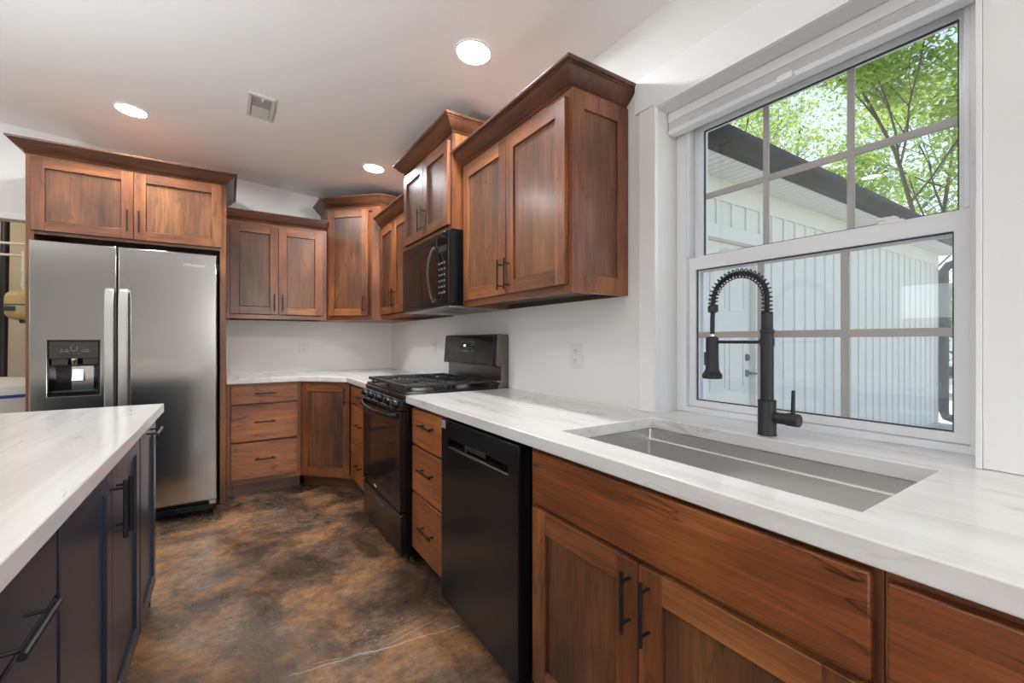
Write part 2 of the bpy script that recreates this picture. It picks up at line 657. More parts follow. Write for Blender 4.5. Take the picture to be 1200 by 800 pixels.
def lettering(name, body, size, mat, parent, loc, rot, depth=0.0006, align='CENTER'):
    cu = bpy.data.curves.new(name, 'FONT')
    cu.body = body
    cu.size = size
    cu.extrude = depth
    cu.align_x = align
    cu.align_y = 'CENTER'
    tmp = bpy.data.objects.new(name + '_tmp', cu)
    COL.objects.link(tmp)
    dg = bpy.context.evaluated_depsgraph_get()
    dg.update()
    me = bpy.data.meshes.new_from_object(tmp.evaluated_get(dg))
    bpy.data.objects.remove(tmp)
    bpy.data.curves.remove(cu)
    me.materials.clear()
    me.materials.append(M[mat])
    o = bpy.data.objects.new(name, me)
    COL.objects.link(o)
    o.parent = parent
    o.location = loc
    o.rotation_euler = rot
    return o


# ------------------------------------------------------------------ room shell
ZR, SL = 2.5289, 0.0791          # ceiling height at the window wall and its rise


def zc(x):
    return ZR - SL * x


XL, YR = -5.5, -10.0
WT = 0.24
struct('floor', MB().box(XL - 0.2, WT, YR - 0.2, 1.75, -0.12, 0.0), 'floor')
struct('ceiling', MB().prism([(XL - 0.3, zc(XL - 0.3)), (WT + 0.05, zc(WT + 0.05)), (WT + 0.05, zc(WT + 0.05) + 0.2), (XL - 0.3, zc(XL - 0.3) + 0.2)], YR - 0.3, 1.8, 'y'), 'ceiling')
# window wall with the kitchen window opening
WY0, WY1, WZ0, WZ1 = -4.318, -3.410, 0.8745, 2.135
struct('wall_right', MB().cells([YR, WY0, WY1, 1.7], [0.0, WZ0, WZ1, ZR], lambda i, j: not (i == 1 and j == 1), 0.0, WT, 'x'), 'wall')
# back wall with the utility doorway
DX0, DX1, DZ = -3.55, -2.52, 2.075
mb = MB()
mb.prism([(XL, 0), (DX0, 0), (DX0, zc(DX0)), (XL, zc(XL))], 0.0, 0.12, 'y')
mb.prism([(DX1, 0), (0, 0), (0, zc(0)), (DX1, zc(DX1))], 0.0, 0.12, 'y')
mb.prism([(DX0, DZ), (DX1, DZ), (DX1, zc(DX1)), (DX0, zc(DX0))], 0.0, 0.12, 'y')
struct('wall_back', mb, 'wall')
struct('wall_left', MB().cells([YR, -7.75, -4.65, -3.1, -2.5, 1.7], [0, 0.05, 1.45, 1.95, 2.35, zc(XL)], lambda i, j: not (i == 1 and 1 <= j <= 3) and not (i == 3 and j == 2), XL - 0.12, XL, 'x'), 'wall')
mb = MB()
mb.prism([(XL, 0), (-1.0, 0), (-1.0, zc(-1.0)), (XL, zc(XL))], YR - 0.12, YR, 'y')
mb.prism([(-0.06, 0), (WT, 0), (WT, zc(WT)), (-0.06, zc(-0.06))], YR - 0.12, YR, 'y')
mb.prism([(-1.0, 0), (-0.06, 0), (-0.06, 1.06), (-1.0, 1.06)], YR - 0.12, YR, 'y')
mb.prism([(-1.0, 2.22), (-0.06, 2.22), (-0.06, zc(-0.06)), (-1.0, zc(-1.0))], YR - 0.12, YR, 'y')
struct('wall_front', mb, 'wall')
mb = MB()
mb.cells([-7.75, -7.68, -6.24, -6.16, -4.72, -4.65], [0.05, 0.12, 2.28, 2.35], lambda i, j: not (i in (1, 3) and j == 1), XL - 0.1, XL - 0.04, 'x')  # door frame added around the far-side fill light
mb.cells([-3.1, -3.06, -2.54, -2.5], [1.45, 1.49, 1.91, 1.95], lambda i, j: not (i == 1 and j == 1), XL - 0.1, XL - 0.04, 'x')
struct('fill_light_frame', MB().cells([-1.0, -0.94, -0.12, -0.06], [1.06, 1.12, 2.16, 2.22], lambda i, j: not (i == 1 and j == 1), YR - 0.09, YR - 0.03, 'y'), 'vinyl')  # frame added around the rear fill light
struct('side_window_and_fill_frame', mb, 'vinyl')
# doorway head casing
struct('trim_4', MB().box(DX0 - 0.09, DX1 + 0.02, -0.018, -0.001, DZ - 0.005, DZ + 0.04), 'trim', bevel=0.003)

# utility room shell beyond the doorway
M['beige'] = wall_paint('beige_wall_paint', rgb(214, 202, 182))
mb = MB()
mb.box(-4.3, -1.9, 1.5, 1.6, 0, 2.6)
mb.box(-4.4, -4.3, 0.121, 1.6, 0, 2.6)
mb.box(-1.9, -1.8, 0.121, 1.6, 0, 2.6)
struct('wall_utility', mb, 'beige')

# ------------------------------------------------------------------ kitchen window: casing, frame, sashes
struct('trim_1', MB().box(-0.016, -0.001, -3.409, -3.333, 0.917, 2.148), 'trim', bevel=0.002)
struct('trim_2', MB().box(-0.016, -0.001, -4.395, -4.319, 0.917, 2.148), 'trim', bevel=0.002)
struct('trim_3', MB().box(-0.018, -0.001, -4.415, -3.312, 2.149, 2.285), 'trim', bevel=0.002)
# thin bead around the opening
mb = MB()
mb.cells([-4.3185, -4.3085, -3.4195, -3.4095], [0.917, 2.1345, 2.148], lambda i, j: not (i == 1 and j == 0), -0.021, -0.001, 'x')
struct('trim_5', mb, 'trim', bevel=0.001)

win = thing('window_1', 'white double hung kitchen window over the sink', 'window', (0.16, -3.864, 0.917))
win['kind'] = 'structure'
GY0, GY1 = -4.239, -3.488     # glass opening in y (world)
LZ0, LZ1, UZ0, UZ1 = 0.966, 1.492, 1.553, 2.062


def W(mb_):          # window parts are written in world coordinates, stored relative to the window's base
    mb_.mat = Matrix.Translation((-0.16, 3.864, -0.917))
    return mb_


mb = W(MB())
mb.cells([-4.3175, -4.272, -3.456, -3.4105], [0.9175, 0.938, 2.085, 2.1345], lambda i, j: not (i == 1 and j == 1), 0.125, 0.235, 'x')
for yy in (-3.462, -4.266):
    mb.box(0.128, 0.139, yy - 0.006, yy + 0.006, 1.545, 2.085)
obj('frame', mb, 'vinyl', win, 0.0015)
# lower sash (inner track)
mb = W(MB())
mb.cells([-4.271, GY0, GY1, -3.457], [0.939, LZ0, LZ1, 1.541], lambda i, j: not (i == 1 and j == 1), 0.142, 0.176, 'x')
ls = obj('lower_sash', mb, 'vinyl', win, 0.002)
mb = W(MB())
for yy in (-3.7385, -3.994):
    mb.box(0.153, 0.163, yy - 0.0105, yy + 0.0105, LZ0, LZ1)
mb.box(0.1535, 0.1625, GY0, GY1, 1.217, 1.241)
obj('muntin', mb, 'muntin', ls, 0.001)
obj('glass_pane', W(MB()).box(0.1565, 0.1595, GY0 + 0.001, GY1 - 0.001, LZ0 + 0.001, LZ1 - 0.001), 'glass', ls)
mb = W(MB())
mb.cells([GY0, GY0 + 0.004, GY1 - 0.004, GY1], [LZ0, LZ0 + 0.004, LZ1 - 0.004, LZ1], lambda i, j: not (i == 1 and j == 1), 0.150, 0.156, 'x')
obj('gasket', mb, 'gasket', ls)
for yy in (-3.62, -4.11):
    mb = W(MB())
    mb.box(0.139, 0.171, yy - 0.028, yy + 0.028, 1.541, 1.549)
    mb.lathe((0.155, yy, 1.549), [(0.016, 0), (0.016, 0.006), (0.010, 0.012)], 16)
    mb.prism([(yy - 0.006, 1.553), (yy + 0.035, 1.556), (yy + 0.035, 1.563), (yy - 0.006, 1.563)], 0.149, 0.161, 'x')
    obj('sash_lock', mb, 'vinyl', ls, 0.001)
# upper sash (outer track)
mb = W(MB())
mb.cells([-4.271, GY0 - 0.002, GY1 - 0.008, -3.457], [1.50, UZ0, UZ1, 2.084], lambda i, j: not (i == 1 and j == 1), 0.181, 0.214, 'x')
us = obj('upper_sash', mb, 'vinyl', win, 0.002)
mb = W(MB())
for yy in (-3.738, -3.996):
    mb.box(0.191, 0.201, yy - 0.0095, yy + 0.0095, UZ0, UZ1)
mb.box(0.1915, 0.2005, GY0 - 0.001, GY1 - 0.009, 1.783, 1.806)
obj('muntin', mb, 'muntin', us, 0.001)
obj('glass_pane', W(MB()).box(0.1945, 0.1975, GY0 - 0.001, GY1 - 0.009, UZ0 + 0.001, UZ1 - 0.001), 'glass', us)
mb = W(MB())
mb.cells([GY0 - 0.002, GY0 + 0.002, GY1 - 0.012, GY1 - 0.008], [UZ0, UZ0 + 0.003, UZ1 - 0.004, UZ1], lambda i, j: not (i == 1 and j == 1), 0.188, 0.194, 'x')
obj('gasket', mb, 'gasket', us)
mb = W(MB())
mb.cells([-4.27, -4.255, -3.473, -3.458], [0.94, 0.955, 1.49, 1.505], lambda i, j: not (i == 1 and j == 1), 0.218, 0.228, 'x', 1)
mb.box(0.2225, 0.2235, -4.256, -3.472, 0.954, 1.491, 0)
obj('insect_screen', mb, ['screen', 'vinyl'], win)

# blind rolled up at the head of the opening
bl = thing('cellular_shade', 'white cordless cellular shade drawn up at the top of the window', 'blind', (0.09, -3.864, 2.134))


def BL(mb_):
    mb_.mat = Matrix.Translation((-0.09, 3.864, -2.134))
    return mb_


obj('headrail', BL(MB()).box(0.066, 0.112, -4.3155, -3.4125, 2.097, 2.1335), 'vinyl', bl, 0.003)
mb = BL(MB())
zz = 2.0965
for k in range(5):
    mb.prism([(0.072, zz), (0.069, zz - 0.003), (0.072, zz - 0.006), (0.106, zz - 0.006), (0.109, zz - 0.003), (0.106, zz)], -4.314, -3.414, 'y')
    zz -= 0.0061
obj('pleated_fabric', mb, 'shade', bl)
br = obj('bottom_rail', BL(MB()).box(0.067, 0.111, -4.3155, -3.4125, 2.046, 2.0655), 'vinyl', bl, 0.003)
mb = BL(MB())
mb.box(0.058, 0.067, -3.892, -3.838, 2.050, 2.058)
mb.box(0.056, 0.060, -3.888, -3.842, 2.046, 2.066)
obj('pull_tab', mb, 'vinyl', br, 0.001)

# ------------------------------------------------------------------ cabinets
CROWN = [(-0.012, 0.0), (0.004, 0.0), (0.008, 0.006), (0.004, 0.013), (0.009, 0.016), (0.024, 0.026), (0.041, 0.042), (0.052, 0.057),
         (0.058, 0.059), (0.058, 0.063), (0.067, 0.066), (0.071, 0.072), (0.071, 0.078), (0.066, 0.080), (-0.012, 0.080)]


def crown(parent, path, z, path_mat=None, mat='wood_c', h=0.080):
    mb = MB(path_mat)
    mb.sweep(path, [(o, z + dz * h / 0.08) for o, dz in CROWN])
    return obj('crown_molding', mb, mat, parent, smooth=True)


def bar_pull(parent, x, z, vertical=True, L=0.15, proj=0.030, r=0.0045, mat='pull', yf=-0.020, inset=0.022, post=0.0035):
    mb = MB()
    y = yf - proj
    if vertical:
        mb.cyl((x, y, z - L / 2), (x, y, z + L / 2), r, 10)
        for s in (-1, 1):
            mb.cyl((x, yf, z + s * (L / 2 - inset)), (x, y, z + s * (L / 2 - inset)), post, 8)
    else:
        mb.cyl((x - L / 2, y, z), (x + L / 2, y, z), r, 10)
        for s in (-1, 1):
            mb.cyl((x + s * (L / 2 - inset), yf, z), (x + s * (L / 2 - inset), y, z), post, 8)
    return obj('handle', mb, mat, parent)


def bow_pull(parent, x, z, L=0.145, yf=-0.020, mat='pull'):
    """drawer pull: a flat bar carried by two flared feet"""
    mb = MB()
    mb.cyl((x - L / 2, yf - 0.027, z), (x + L / 2, yf - 0.027, z), 0.0056, 10)
    for s in (-1, 1):
        c = x + s * (L / 2 - 0.02)
        mb.lathe((c, yf, z), [(0.0075, 0.0), (0.0045, -0.006), (0.004, -0.027)], 12, axis='y')
    return obj('handle', mb, mat, parent)


def shaker(parent, x0, x1, z0, z1, sw=0.062, mats=('wood_v', 'wood_h', 'wood_p'), t=0.020, rec=0.009, bev=0.0016, name='door'):
    mb = MB()
    mb.box(x0, x0 + sw, -t, -0.0005, z0, z1, 0)
    mb.box(x1 - sw, x1, -t, -0.0005, z0, z1, 0)
    mb.box(x0 + sw, x1 - sw, -t, -0.0005, z1 - sw, z1, 1)
    mb.box(x0 + sw, x1 - sw, -t, -0.0005, z0, z0 + sw, 1)
    g_ = 0.0028
    mb.box(x0 + sw + g_, x1 - sw - g_, -t + rec, -0.003, z0 + sw + g_, z1 - sw - g_, 2)
    gm_ = 3 if mats[0] == 'wood_v' else 2
    mb.box(x0 + sw, x0 + sw + g_, -t + rec - 0.0003, -0.003, z0 + sw, z1 - sw, gm_)
    mb.box(x1 - sw - g_, x1 - sw, -t + rec - 0.0003, -0.003, z0 + sw, z1 - sw, gm_)
    mb.box(x0 + sw + g_, x1 - sw - g_, -t + rec - 0.0003, -0.003, z1 - sw - g_, z1 - sw, gm_)
    mb.box(x0 + sw + g_, x1 - sw - g_, -t + rec - 0.0003, -0.003, z0 + sw, z0 + sw + g_, gm_)
    return obj(name, mb, list(mats) + (['glaze'] if gm_ == 3 else []), parent, bev)


def slab(parent, x0, x1, z0, z1, mat='wood_d', t=0.020, name='drawer', bev=0.004):
    return obj(name, MB().box(x0, x1, -t, -0.0005, z0, z1), mat, parent, bev, 2)


def carcass(parent, w, d, z0, z1, toe=0.0, mats=('wood_v', 'wood_dark'), toe_mat='wood_c', rails=(), stiles=(), fw=0.038):
    """box behind a face frame; local x runs along the front, y goes to the wall"""
    bz = z0 + toe
    if toe:
        obj('carcass', MB().box(0.0, w, 0.0185, d, bz, z1), mats[0], parent)
    else:
        cb = MB()
        cb.box(0.0, 0.016, 0.0185, d, bz, z1, 0)
        cb.box(w - 0.016, w, 0.0185, d, bz, z1, 0)
        cb.box(0.016, w - 0.016, 0.0185, d, bz + 0.022, z1, 1)
        cb.box(0.016, w - 0.016, d - 0.016, d, bz, bz + 0.0215, 1)
        obj('carcass', cb, [mats[0], 'wood_dark'], parent)
    mb = MB()
    mb.box(0, fw, 0, 0.018, bz, z1, 0)
    mb.box(w - fw, w, 0, 0.018, bz, z1, 0)
    for (ra, rb) in [(bz, bz + 0.035), (z1 - 0.038, z1)] + list(rails):
        mb.box(fw, w - fw, 0.0002, 0.018, ra, rb, 1)
    for (sa, sb) in stiles:
        mb.box(sa, sb, 0.0002, 0.018, bz + 0.035, z1 - 0.038, 0)
    obj('face_frame', mb, [mats[0], 'wood_h' if mats[0] == 'wood_v' else mats[0]], parent, 0.0008)
    if toe:
        obj('toe_kick', MB().box(0.0, w, 0.075, 0.092, z0 + 0.001, bz), toe_mat, parent)


WALL_GROUP = 'stained wood wall cabinets'
BASE_GROUP = 'stained wood base cabinets'

# --- cabinet surround over and around the refrigerator
t = thing('refrigerator_cabinet', 'tall stained wood cabinet surround enclosing the steel refrigerator', 'cabinet', (-2.492, -0.68, 0))
w = 1.034
obj('side_panel', MB().box(0, 0.038, 0, 0.678, 0.001, 2.36), 'wood_v', t, 0.001)
obj('side_panel', MB().box(w - 0.038, w, 0, 0.678, 0.001, 2.36), 'wood_v', t, 0.001)
obj('carcass', MB().box(0.0385, w - 0.0385, 0.019, 0.678, 1.872, 2.36), 'wood_v', t)
mb = MB()
mb.box(0.0385, w - 0.0385, 0, 0.0185, 1.868, 1.90)
mb.box(0.0385, w - 0.0385, 0, 0.0185, 2.32, 2.36)
mb.box(0.49, 0.53, 0, 0.0185, 1.90, 2.32)
obj('face_frame', mb, 'wood_h', t, 0.001)
for x0, x1, hx in ((0.026, 0.5095, 0.481), (0.5135, w - 0.026, 0.541)):
    d = shaker(t, x0, x1, 1.890, 2.343)
    bar_pull(d, hx, 2.005, True, 0.145)
crown(t, [(0, 0.678), (0, 0), (w, 0), (w, 0.678)], 2.3605)

# --- wall cabinet between the refrigerator surround and the corner
t = thing('wall_cabinet', 'two-door wood wall cabinet next to the refrigerator surround', 'cabinet', (-1.456, -0.31, 0), 0, WALL_GROUP)
w = 0.764
carcass(t, w, 0.308, 1.39, 2.20, stiles=[(0.355, 0.395)])
for x0, x1, hx in ((0.026, 0.371, 0.342), (0.375, 0.724, 0.404)):
    d = shaker(t, x0, x1, 1.430, 2.170)
    bar_pull(d, hx, 1.53, True, 0.145)
crown(t, [(0, 0), (w, 0)], 2.2005)

# --- corner wall cabinet set at forty-five degrees
t = thing('corner_wall_cabinet', 'taller single-door wood cabinet set diagonally across the wall corner', 'cabinet', (-0.69, -0.31, 0), -45, WALL_GROUP)
inv = (Matrix.Translation((-0.69, -0.31, 0)) @ Matrix.Rotation(R(-45), 4, 'Z')).inverted()
L = 0.38 * math.sqrt(2)
s = 0.018 * math.sqrt(2)
mb = MB(inv)
mb.prism([(-0.69, -0.002), (-0.69, -0.3095), (-0.675, -0.300), (-0.300, -0.675), (-0.3095, -0.69), (-0.002, -0.69), (-0.002, -0.002)], 1.39, 2.40, 'z')
obj('carcass', mb, 'wood_v', t)
mb = MB()
mb.box(0.002, 0.045, 0, 0.016, 1.39, 2.40, 0)
mb.box(L - 0.085, L - 0.002, 0, 0.016, 1.39, 2.40, 0)
mb.box(0.045, L - 0.085, 0.0002, 0.016, 1.39, 1.425, 1)
mb.box(0.045, L - 0.085, 0.0002, 0.016, 2.36, 2.40, 1)
obj('face_frame', mb, ['wood_v', 'wood_h'], t, 0.0008)
d = shaker(t, 0.026, 0.420, 1.430, 2.372)
bar_pull(d, 0.385, 1.535, True, 0.15)
crown(t, [(-0.69, -0.002), (-0.69, -0.31), (-0.31, -0.69), (-0.002, -0.69)], 2.4005, inv, h=0.088)

# --- wall cabinet between the corner and the microwave
t = thing('wall_cabinet', 'narrow two-door wood wall cabinet between the corner cabinet and microwave', 'cabinet', (-0.31, -0.692, 0), -90, WALL_GROUP)
w = 0.826
carcass(t, w, 0.308, 1.39, 2.20, stiles=[(0.40, 0.44)])
for x0, x1, hx in ((0.022, 0.410, 0.381), (0.414, 0.804, 0.443)):
    d = shaker(t, x0, x1, 1.430, 2.170)
    bar_pull(d, hx, 1.545, True, 0.15)
crown(t, [(0, 0), (w, 0)], 2.2005)

# --- cabinet over the microwave
t = thing('wall_cabinet', 'raised short wood cabinet with two doors above the microwave', 'cabinet', (-0.38, -1.520, 0), -90, WALL_GROUP)
w = 0.788
carcass(t, w, 0.378, 1.842, 2.385, stiles=[(0.375, 0.413)])
for x0, x1, hx in ((0.026, 0.392, 0.364), (0.396, 0.764, 0.424)):
    d = shaker(t, x0, x1, 1.868, 2.350, 0.058)
    bar_pull(d, hx, 1.975, True, 0.15)
crown(t, [(0, 0.378), (0, 0), (w, 0), (w, 0.378)], 2.3855)

# --- big wall cabinet beside the window
t = thing('wall_cabinet', 'large two-door wood wall cabinet with panelled end beside the window', 'cabinet', (-0.314, -2.311, 0), -90, WALL_GROUP)
w = 0.9375
carcass(t, w, 0.312, 1.398, 2.20, stiles=[(0.455, 0.495)])
for x0, x1, hx in ((0.040, 0.487, 0.459), (0.491, 0.926, 0.520)):
    d = shaker(t, x0, x1, 1.430, 2.170)
    bar_pull(d, hx, 1.52, True, 0.145)
crown(t, [(0, 0.312), (0, 0), (w, 0), (w, 0.312)], 2.2005)
mb = MB()
e = w + 0.0005
mb.box(e, e + 0.014, 0.0, 0.062, 1.398, 2.20, 0)
mb.box(e, e + 0.014, 0.250, 0.312, 1.398, 2.20, 0)
mb.box(e, e + 0.014, 0.062, 0.250, 1.398, 1.47, 0)
mb.box(e, e + 0.014, 0.062, 0.250, 2.13, 2.20, 0)
mb.box(e, e + 0.006, 0.062, 0.250, 1.47, 2.13, 1)
obj('end_panel', mb, ['wood_v', 'wood_p'], t, 0.0012)

# --- base cabinets, back run
t = thing('base_cabinet', 'three-drawer wood base cabinet beside the refrigerator surround', 'cabinet', (-1.456, -0.61, 0), 0, BASE_GROUP)
w = 0.514
carcass(t, w, 0.608, 0, 0.874, 0.10)
for z0, z1, hz in ((0.135, 0.417, 0.285), (0.428, 0.706, 0.575), (0.718, 0.852, 0.795)):
    d = slab(t, 0.026, 0.488, z0, z1)
    bow_pull(d, 0.255, hz)

# --- diagonal corner base
t = thing('corner_base_cabinet', 'wood corner base cabinet with one diagonal door', 'cabinet', (-0.94, -0.61, 0), -45, BASE_GROUP)
inv = (Matrix.Translation((-0.94, -0.61, 0)) @ Matrix.Rotation(R(-45), 4, 'Z')).inverted()
L = 0.33 * math.sqrt(2)
mb = MB(inv)
mb.prism([(-0.9405, -0.002), (-0.9405, -0.6095), (-0.925, -0.600), (-0.600, -0.925), (-0.6095, -0.9405), (-0.002, -0.9405), (-0.002, -0.002)], 0.10, 0.874, 'z')
obj('carcass', mb, 'wood_v', t)
mb = MB()
mb.box(0.002, 0.03, 0, 0.014, 0.10, 0.874, 0)
mb.box(L - 0.03, L - 0.002, 0, 0.014, 0.10, 0.874, 0)
mb.box(0.03, L - 0.03, 0.0002, 0.014, 0.10, 0.135, 1)
mb.box(0.03, L - 0.03, 0.0002, 0.014, 0.84, 0.874, 1)
obj('face_frame', mb, ['wood_v', 'wood_h'], t, 0.0008)
obj('toe_kick', MB().box(-0.028, L + 0.028, 0.068, 0.085, 0.001, 0.10), 'wood_c', t)
d = shaker(t, 0.016, L - 0.016, 0.125, 0.855, 0.06)
bar_pull(d, L - 0.047, 0.765, True, 0.145)

# --- drawers between corner and range
t = thing('base_cabinet', 'three-drawer wood base cabinet between the corner door and range', 'cabinet', (-0.61, -0.942, 0), -90, BASE_GROUP)
w = 0.600
carcass(t, w, 0.608, 0, 0.874, 0.10)
for z0, z1, hz in ((0.125, 0.405, 0.27), (0.418, 0.705, 0.572), (0.718, 0.852, 0.79)):
    d = slab(t, 0.024, w - 0.024, z0, z1)
    bow_pull(d, w / 2, hz)

# --- drawers between range and dishwasher
t = thing('base_cabinet', 'three-drawer wood base cabinet between the range and dishwasher', 'cabinet', (-0.61, -2.322, 0), -90, BASE_GROUP)
w = 0.462
carcass(t, w, 0.608, 0, 0.874, 0.10)
for z0, z1, hz in ((0.120, 0.410, 0.272), (0.422, 0.655, 0.560), (0.667, 0.852, 0.783)):
    d = slab(t, 0.020, w - 0.024, z0, z1)
    bow_pull(d, 0.240, hz, 0.16)

# --- sink base
t = thing('sink_base_cabinet', 'wide wood sink base with blank drawer front over two doors', 'cabinet', (-0.61, -3.404, 0), -90, BASE_GROUP)
w = 0.916
bz = 0.10
mb = MB()
mb.box(0, 0.018, 0.0185, 0.608, bz, 0.874)
mb.box(w - 0.018, w, 0.0185, 0.608, bz, 0.874)
mb.box(0.018, w - 0.018, 0.0185, 0.608, bz, bz + 0.018)
mb.box(0.018, w - 0.018, 0.596, 0.608, bz + 0.018, 0.60)
obj('carcass', mb, 'wood_v', t)
mb = MB()
mb.box(0, 0.038, 0, 0.018, bz, 0.874, 0)
mb.box(w - 0.02, w, 0, 0.018, bz, 0.874, 0)
for ra, rb in ((bz, bz + 0.035), (0.660, 0.705), (0.842, 0.874)):
    mb.box(0.038, w - 0.02, 0.0002, 0.018, ra, rb, 1)
mb.box(0.435, 0.475, 0.0002, 0.018, bz + 0.035, 0.66, 0)
obj('face_frame', mb, ['wood_v', 'wood_h'], t, 0.0008)
obj('toe_kick', MB().box(0, w, 0.075, 0.092, 0.001, bz), 'wood_c', t)
slab(t, 0.028, 0.906, 0.690, 0.855, name='false_front')
for x0, x1, hx in ((0.028, 0.455, 0.433), (0.459, 0.906, 0.490)):
    d = shaker(t, x0, x1, 0.120, 0.676, 0.066)
    bar_pull(d, hx, 0.583, True, 0.145, mat='pull_black', r=0.0058, proj=0.031)

# --- end drawer base at the near end of the run
t = thing('base_cabinet', 'wood drawer base beside the sink base, cut off by the picture edge', 'cabinet', (-0.61, -4.3215, 0), -90, BASE_GROUP)
w = 0.61
carcass(t, w, 0.608, 0, 0.874, 0.10)
for z0, z1, hz in ((0.120, 0.405, 0.27), (0.418, 0.678, 0.55), (0.690, 0.850, 0.77)):
    d = slab(t, 0.007, w - 0.024, z0, z1)
    bow_pull(d, w / 2, hz)

# ------------------------------------------------------------------ countertops
mb = MB()
mb.prism([(-1.4555, -0.0015), (-1.4555, -0.650), (-0.962, -0.650), (-0.655, -0.957), (-0.655, -1.5455), (-0.0015, -1.5455), (-0.0015, -0.0015)], 0.876, 0.916, 'z')
tag(obj('countertop', mb, 'quartz', None, 0.003), 'white veined stone countertop turning the corner between refrigerator and range', 'countertop')
SX0, SX1, SY0, SY1 = -0.5426, -0.1034, -4.268, -3.468
mb = MB()
mb.cells([-0.657, SX0, SX1, -0.0015, 0.1235], [-4.940, WY0 + 0.001, SY0, SY1, WY1 - 0.001, -2.321],
         lambda i, j: not (i == 1 and j == 2) and not (i == 3 and j in (0, 4)), 0.876, 0.916, 'z')
tag(obj('countertop', mb, 'quartz', None, 0.003), 'long white veined stone countertop holding the sink below the window', 'countertop')

# ------------------------------------------------------------------ sink
sk = thing('kitchen_sink', 'long stainless steel workstation sink set below the white counter', 'sink', (-0.323, -3.868, 0.62))


def SK(mb_):
    mb_.mat = Matrix.Translation((0.323, 3.868, -0.62))
    return mb_


mb = SK(MB())
g = 0.008
xo0, xo1, yo0, yo1 = SX0 - 0.004, SX1 + 0.004, SY0 - 0.004, SY1 + 0.004
zt, zl, zb = 0.8752, 0.836, 0.655
# walls: upper step, ledge, bowl wall
lw = 0.012
rings = [
    (xo0 - 0.016, xo1 + 0.016, yo0 - 0.016, yo1 + 0.016, zt), (xo0, xo1, yo0, yo1, zt), (xo0, xo1, yo0, yo1, zl), (xo0 + lw, xo1 - lw, yo0 + 0.002, yo1 - 0.002, zl - 0.001),
    (xo0 + lw, xo1 - lw, yo0 + 0.002, yo1 - 0.002, zb + 0.012), (xo0 + lw + 0.012, xo1 - lw - 0.012, yo0 + 0.014, yo1 - 0.014, zb),
    (xo0 + lw + 0.012, xo1 - lw - 0.012, yo0 + 0.014, yo1 - 0.014, zb - 0.0015), (xo0 + lw - 0.0015, xo1 - lw + 0.0015, yo0 + 0.0005, yo1 - 0.0005, zb + 0.010),
    (xo0 - 0.0015, xo1 + 0.0015, yo0 - 0.0015, yo1 + 0.0015, zl - 0.003), (xo0 - 0.0015, xo1 + 0.0015, yo0 - 0.0015, yo1 + 0.0015, zt - 0.0015), (xo0 - 0.016, xo1 + 0.016, yo0 - 0.016, yo1 + 0.016, zt - 0.0015)]
vs, fs = [], []
RN = 6


def rrect(x0, x1, y0, y1, z, r):
    p = []
    for cx, cy, a0 in ((x1 - r, y1 - r, 0), (x0 + r, y1 - r, 90), (x0 + r, y0 + r, 180), (x1 - r, y0 + r, 270)):
        for k in range(RN + 1):
            a = R(a0 + 90 * k / RN)
            p.append((cx + r * math.cos(a), cy + r * math.sin(a), z))
    return p


for (a, b_, c, d_, z) in rings:
    vs += rrect(a, b_, c, d_, z, 0.012)
n = 4 * (RN + 1)
for i in range(len(rings) - 1):
    if i == 5:
        continue
    for k in range(n):
        fs.append((i * n + k, i * n + (k + 1) % n, (i + 1) * n + (k + 1) % n, (i + 1) * n + k))
fs.append(tuple(5 * n + k for k in range(n)))
fs.append(tuple(6 * n + k for k in range(n))[::-1])
for k in range(n):
    fs.append((10 * n + k, 10 * n + (k + 1) % n, (k + 1) % n, k))
mb.add(vs, fs)
me_basin = obj('basin', mb, 'sink', sk)
mb = SK(MB())
mb.lathe((-0.26, -3.868, zb + 0.0005), [(0.055, 0.0), (0.055, 0.003), (0.048, 0.003), (0.042, -0.002), (0.010, -0.002), (0.010, 0.002), (0.006, 0.004)], 28)
obj('drain', mb, 'chrome', sk)

# ------------------------------------------------------------------ faucet
fx, fy = -0.052, -3.866
fc = thing('kitchen_faucet', 'matte black spring-neck faucet standing behind the sink', 'faucet', (fx, fy, 0.9165))
mb = MB()
mb.lathe((0, 0, 0), [(0.0265, 0), (0.0265, 0.004), (0.0255, 0.006), (0.0255, 0.106), (0.024, 0.108)], 28)
body = obj('base', mb, 'black_matte', fc)
mb = MB()
mb.lathe((0, 0, 0.1085), [(0.0185, 0), (0.0185, 0.205), (0.0205, 0.207), (0.0205, 0.214), (0.0165, 0.216), (0.0165, 0.268), (0.014, 0.270)], 24)
obj('riser', mb, 'black_matte', fc)
mb = MB()
mb.lathe((0, -0.024, 0.056), [(0.017, 0), (0.017, -0.030), (0.0165, -0.031), (0.0165, -0.033), (0.019, -0.034), (0.019, -0.066), (0.0175, -0.068)], 24, axis='y')
hd = obj('handle_barrel', mb, 'black_matte', fc)
mb = MB()
mb.tube([(0, -0.074, 0.070), (0, -0.074, 0.10), (0, -0.075, 0.143)], [0.0058, 0.0054, 0.005], 12)
obj('lever', mb, 'black_matte', hd)
# hose following the arch, then hanging to the spray head
sy = 0.178                       # spray head stands this far along the wall
arch = [(0, 0.0, 0.375)]
for k in range(0, 33):
    a = math.pi * k / 32
    arch.append((0, sy / 2 - (sy / 2) * math.cos(a), 0.425 + 0.083 * math.sin(a)))
arch += [(0, sy + 0.001, 0.40)]
hose = arch + [(0, sy + 0.003, 0.36), (0, sy + 0.004, 0.30)]
obj('hose', MB().tube(hose, 0.0075, 12), 'black_matte', fc)
# spring wound round the arch
P = [Vector(p) for p in arch]
seglen = [0.0]
for i in range(1, len(P)):
    seglen.append(seglen[-1] + (P[i] - P[i - 1]).length)
tot = seglen[-1]


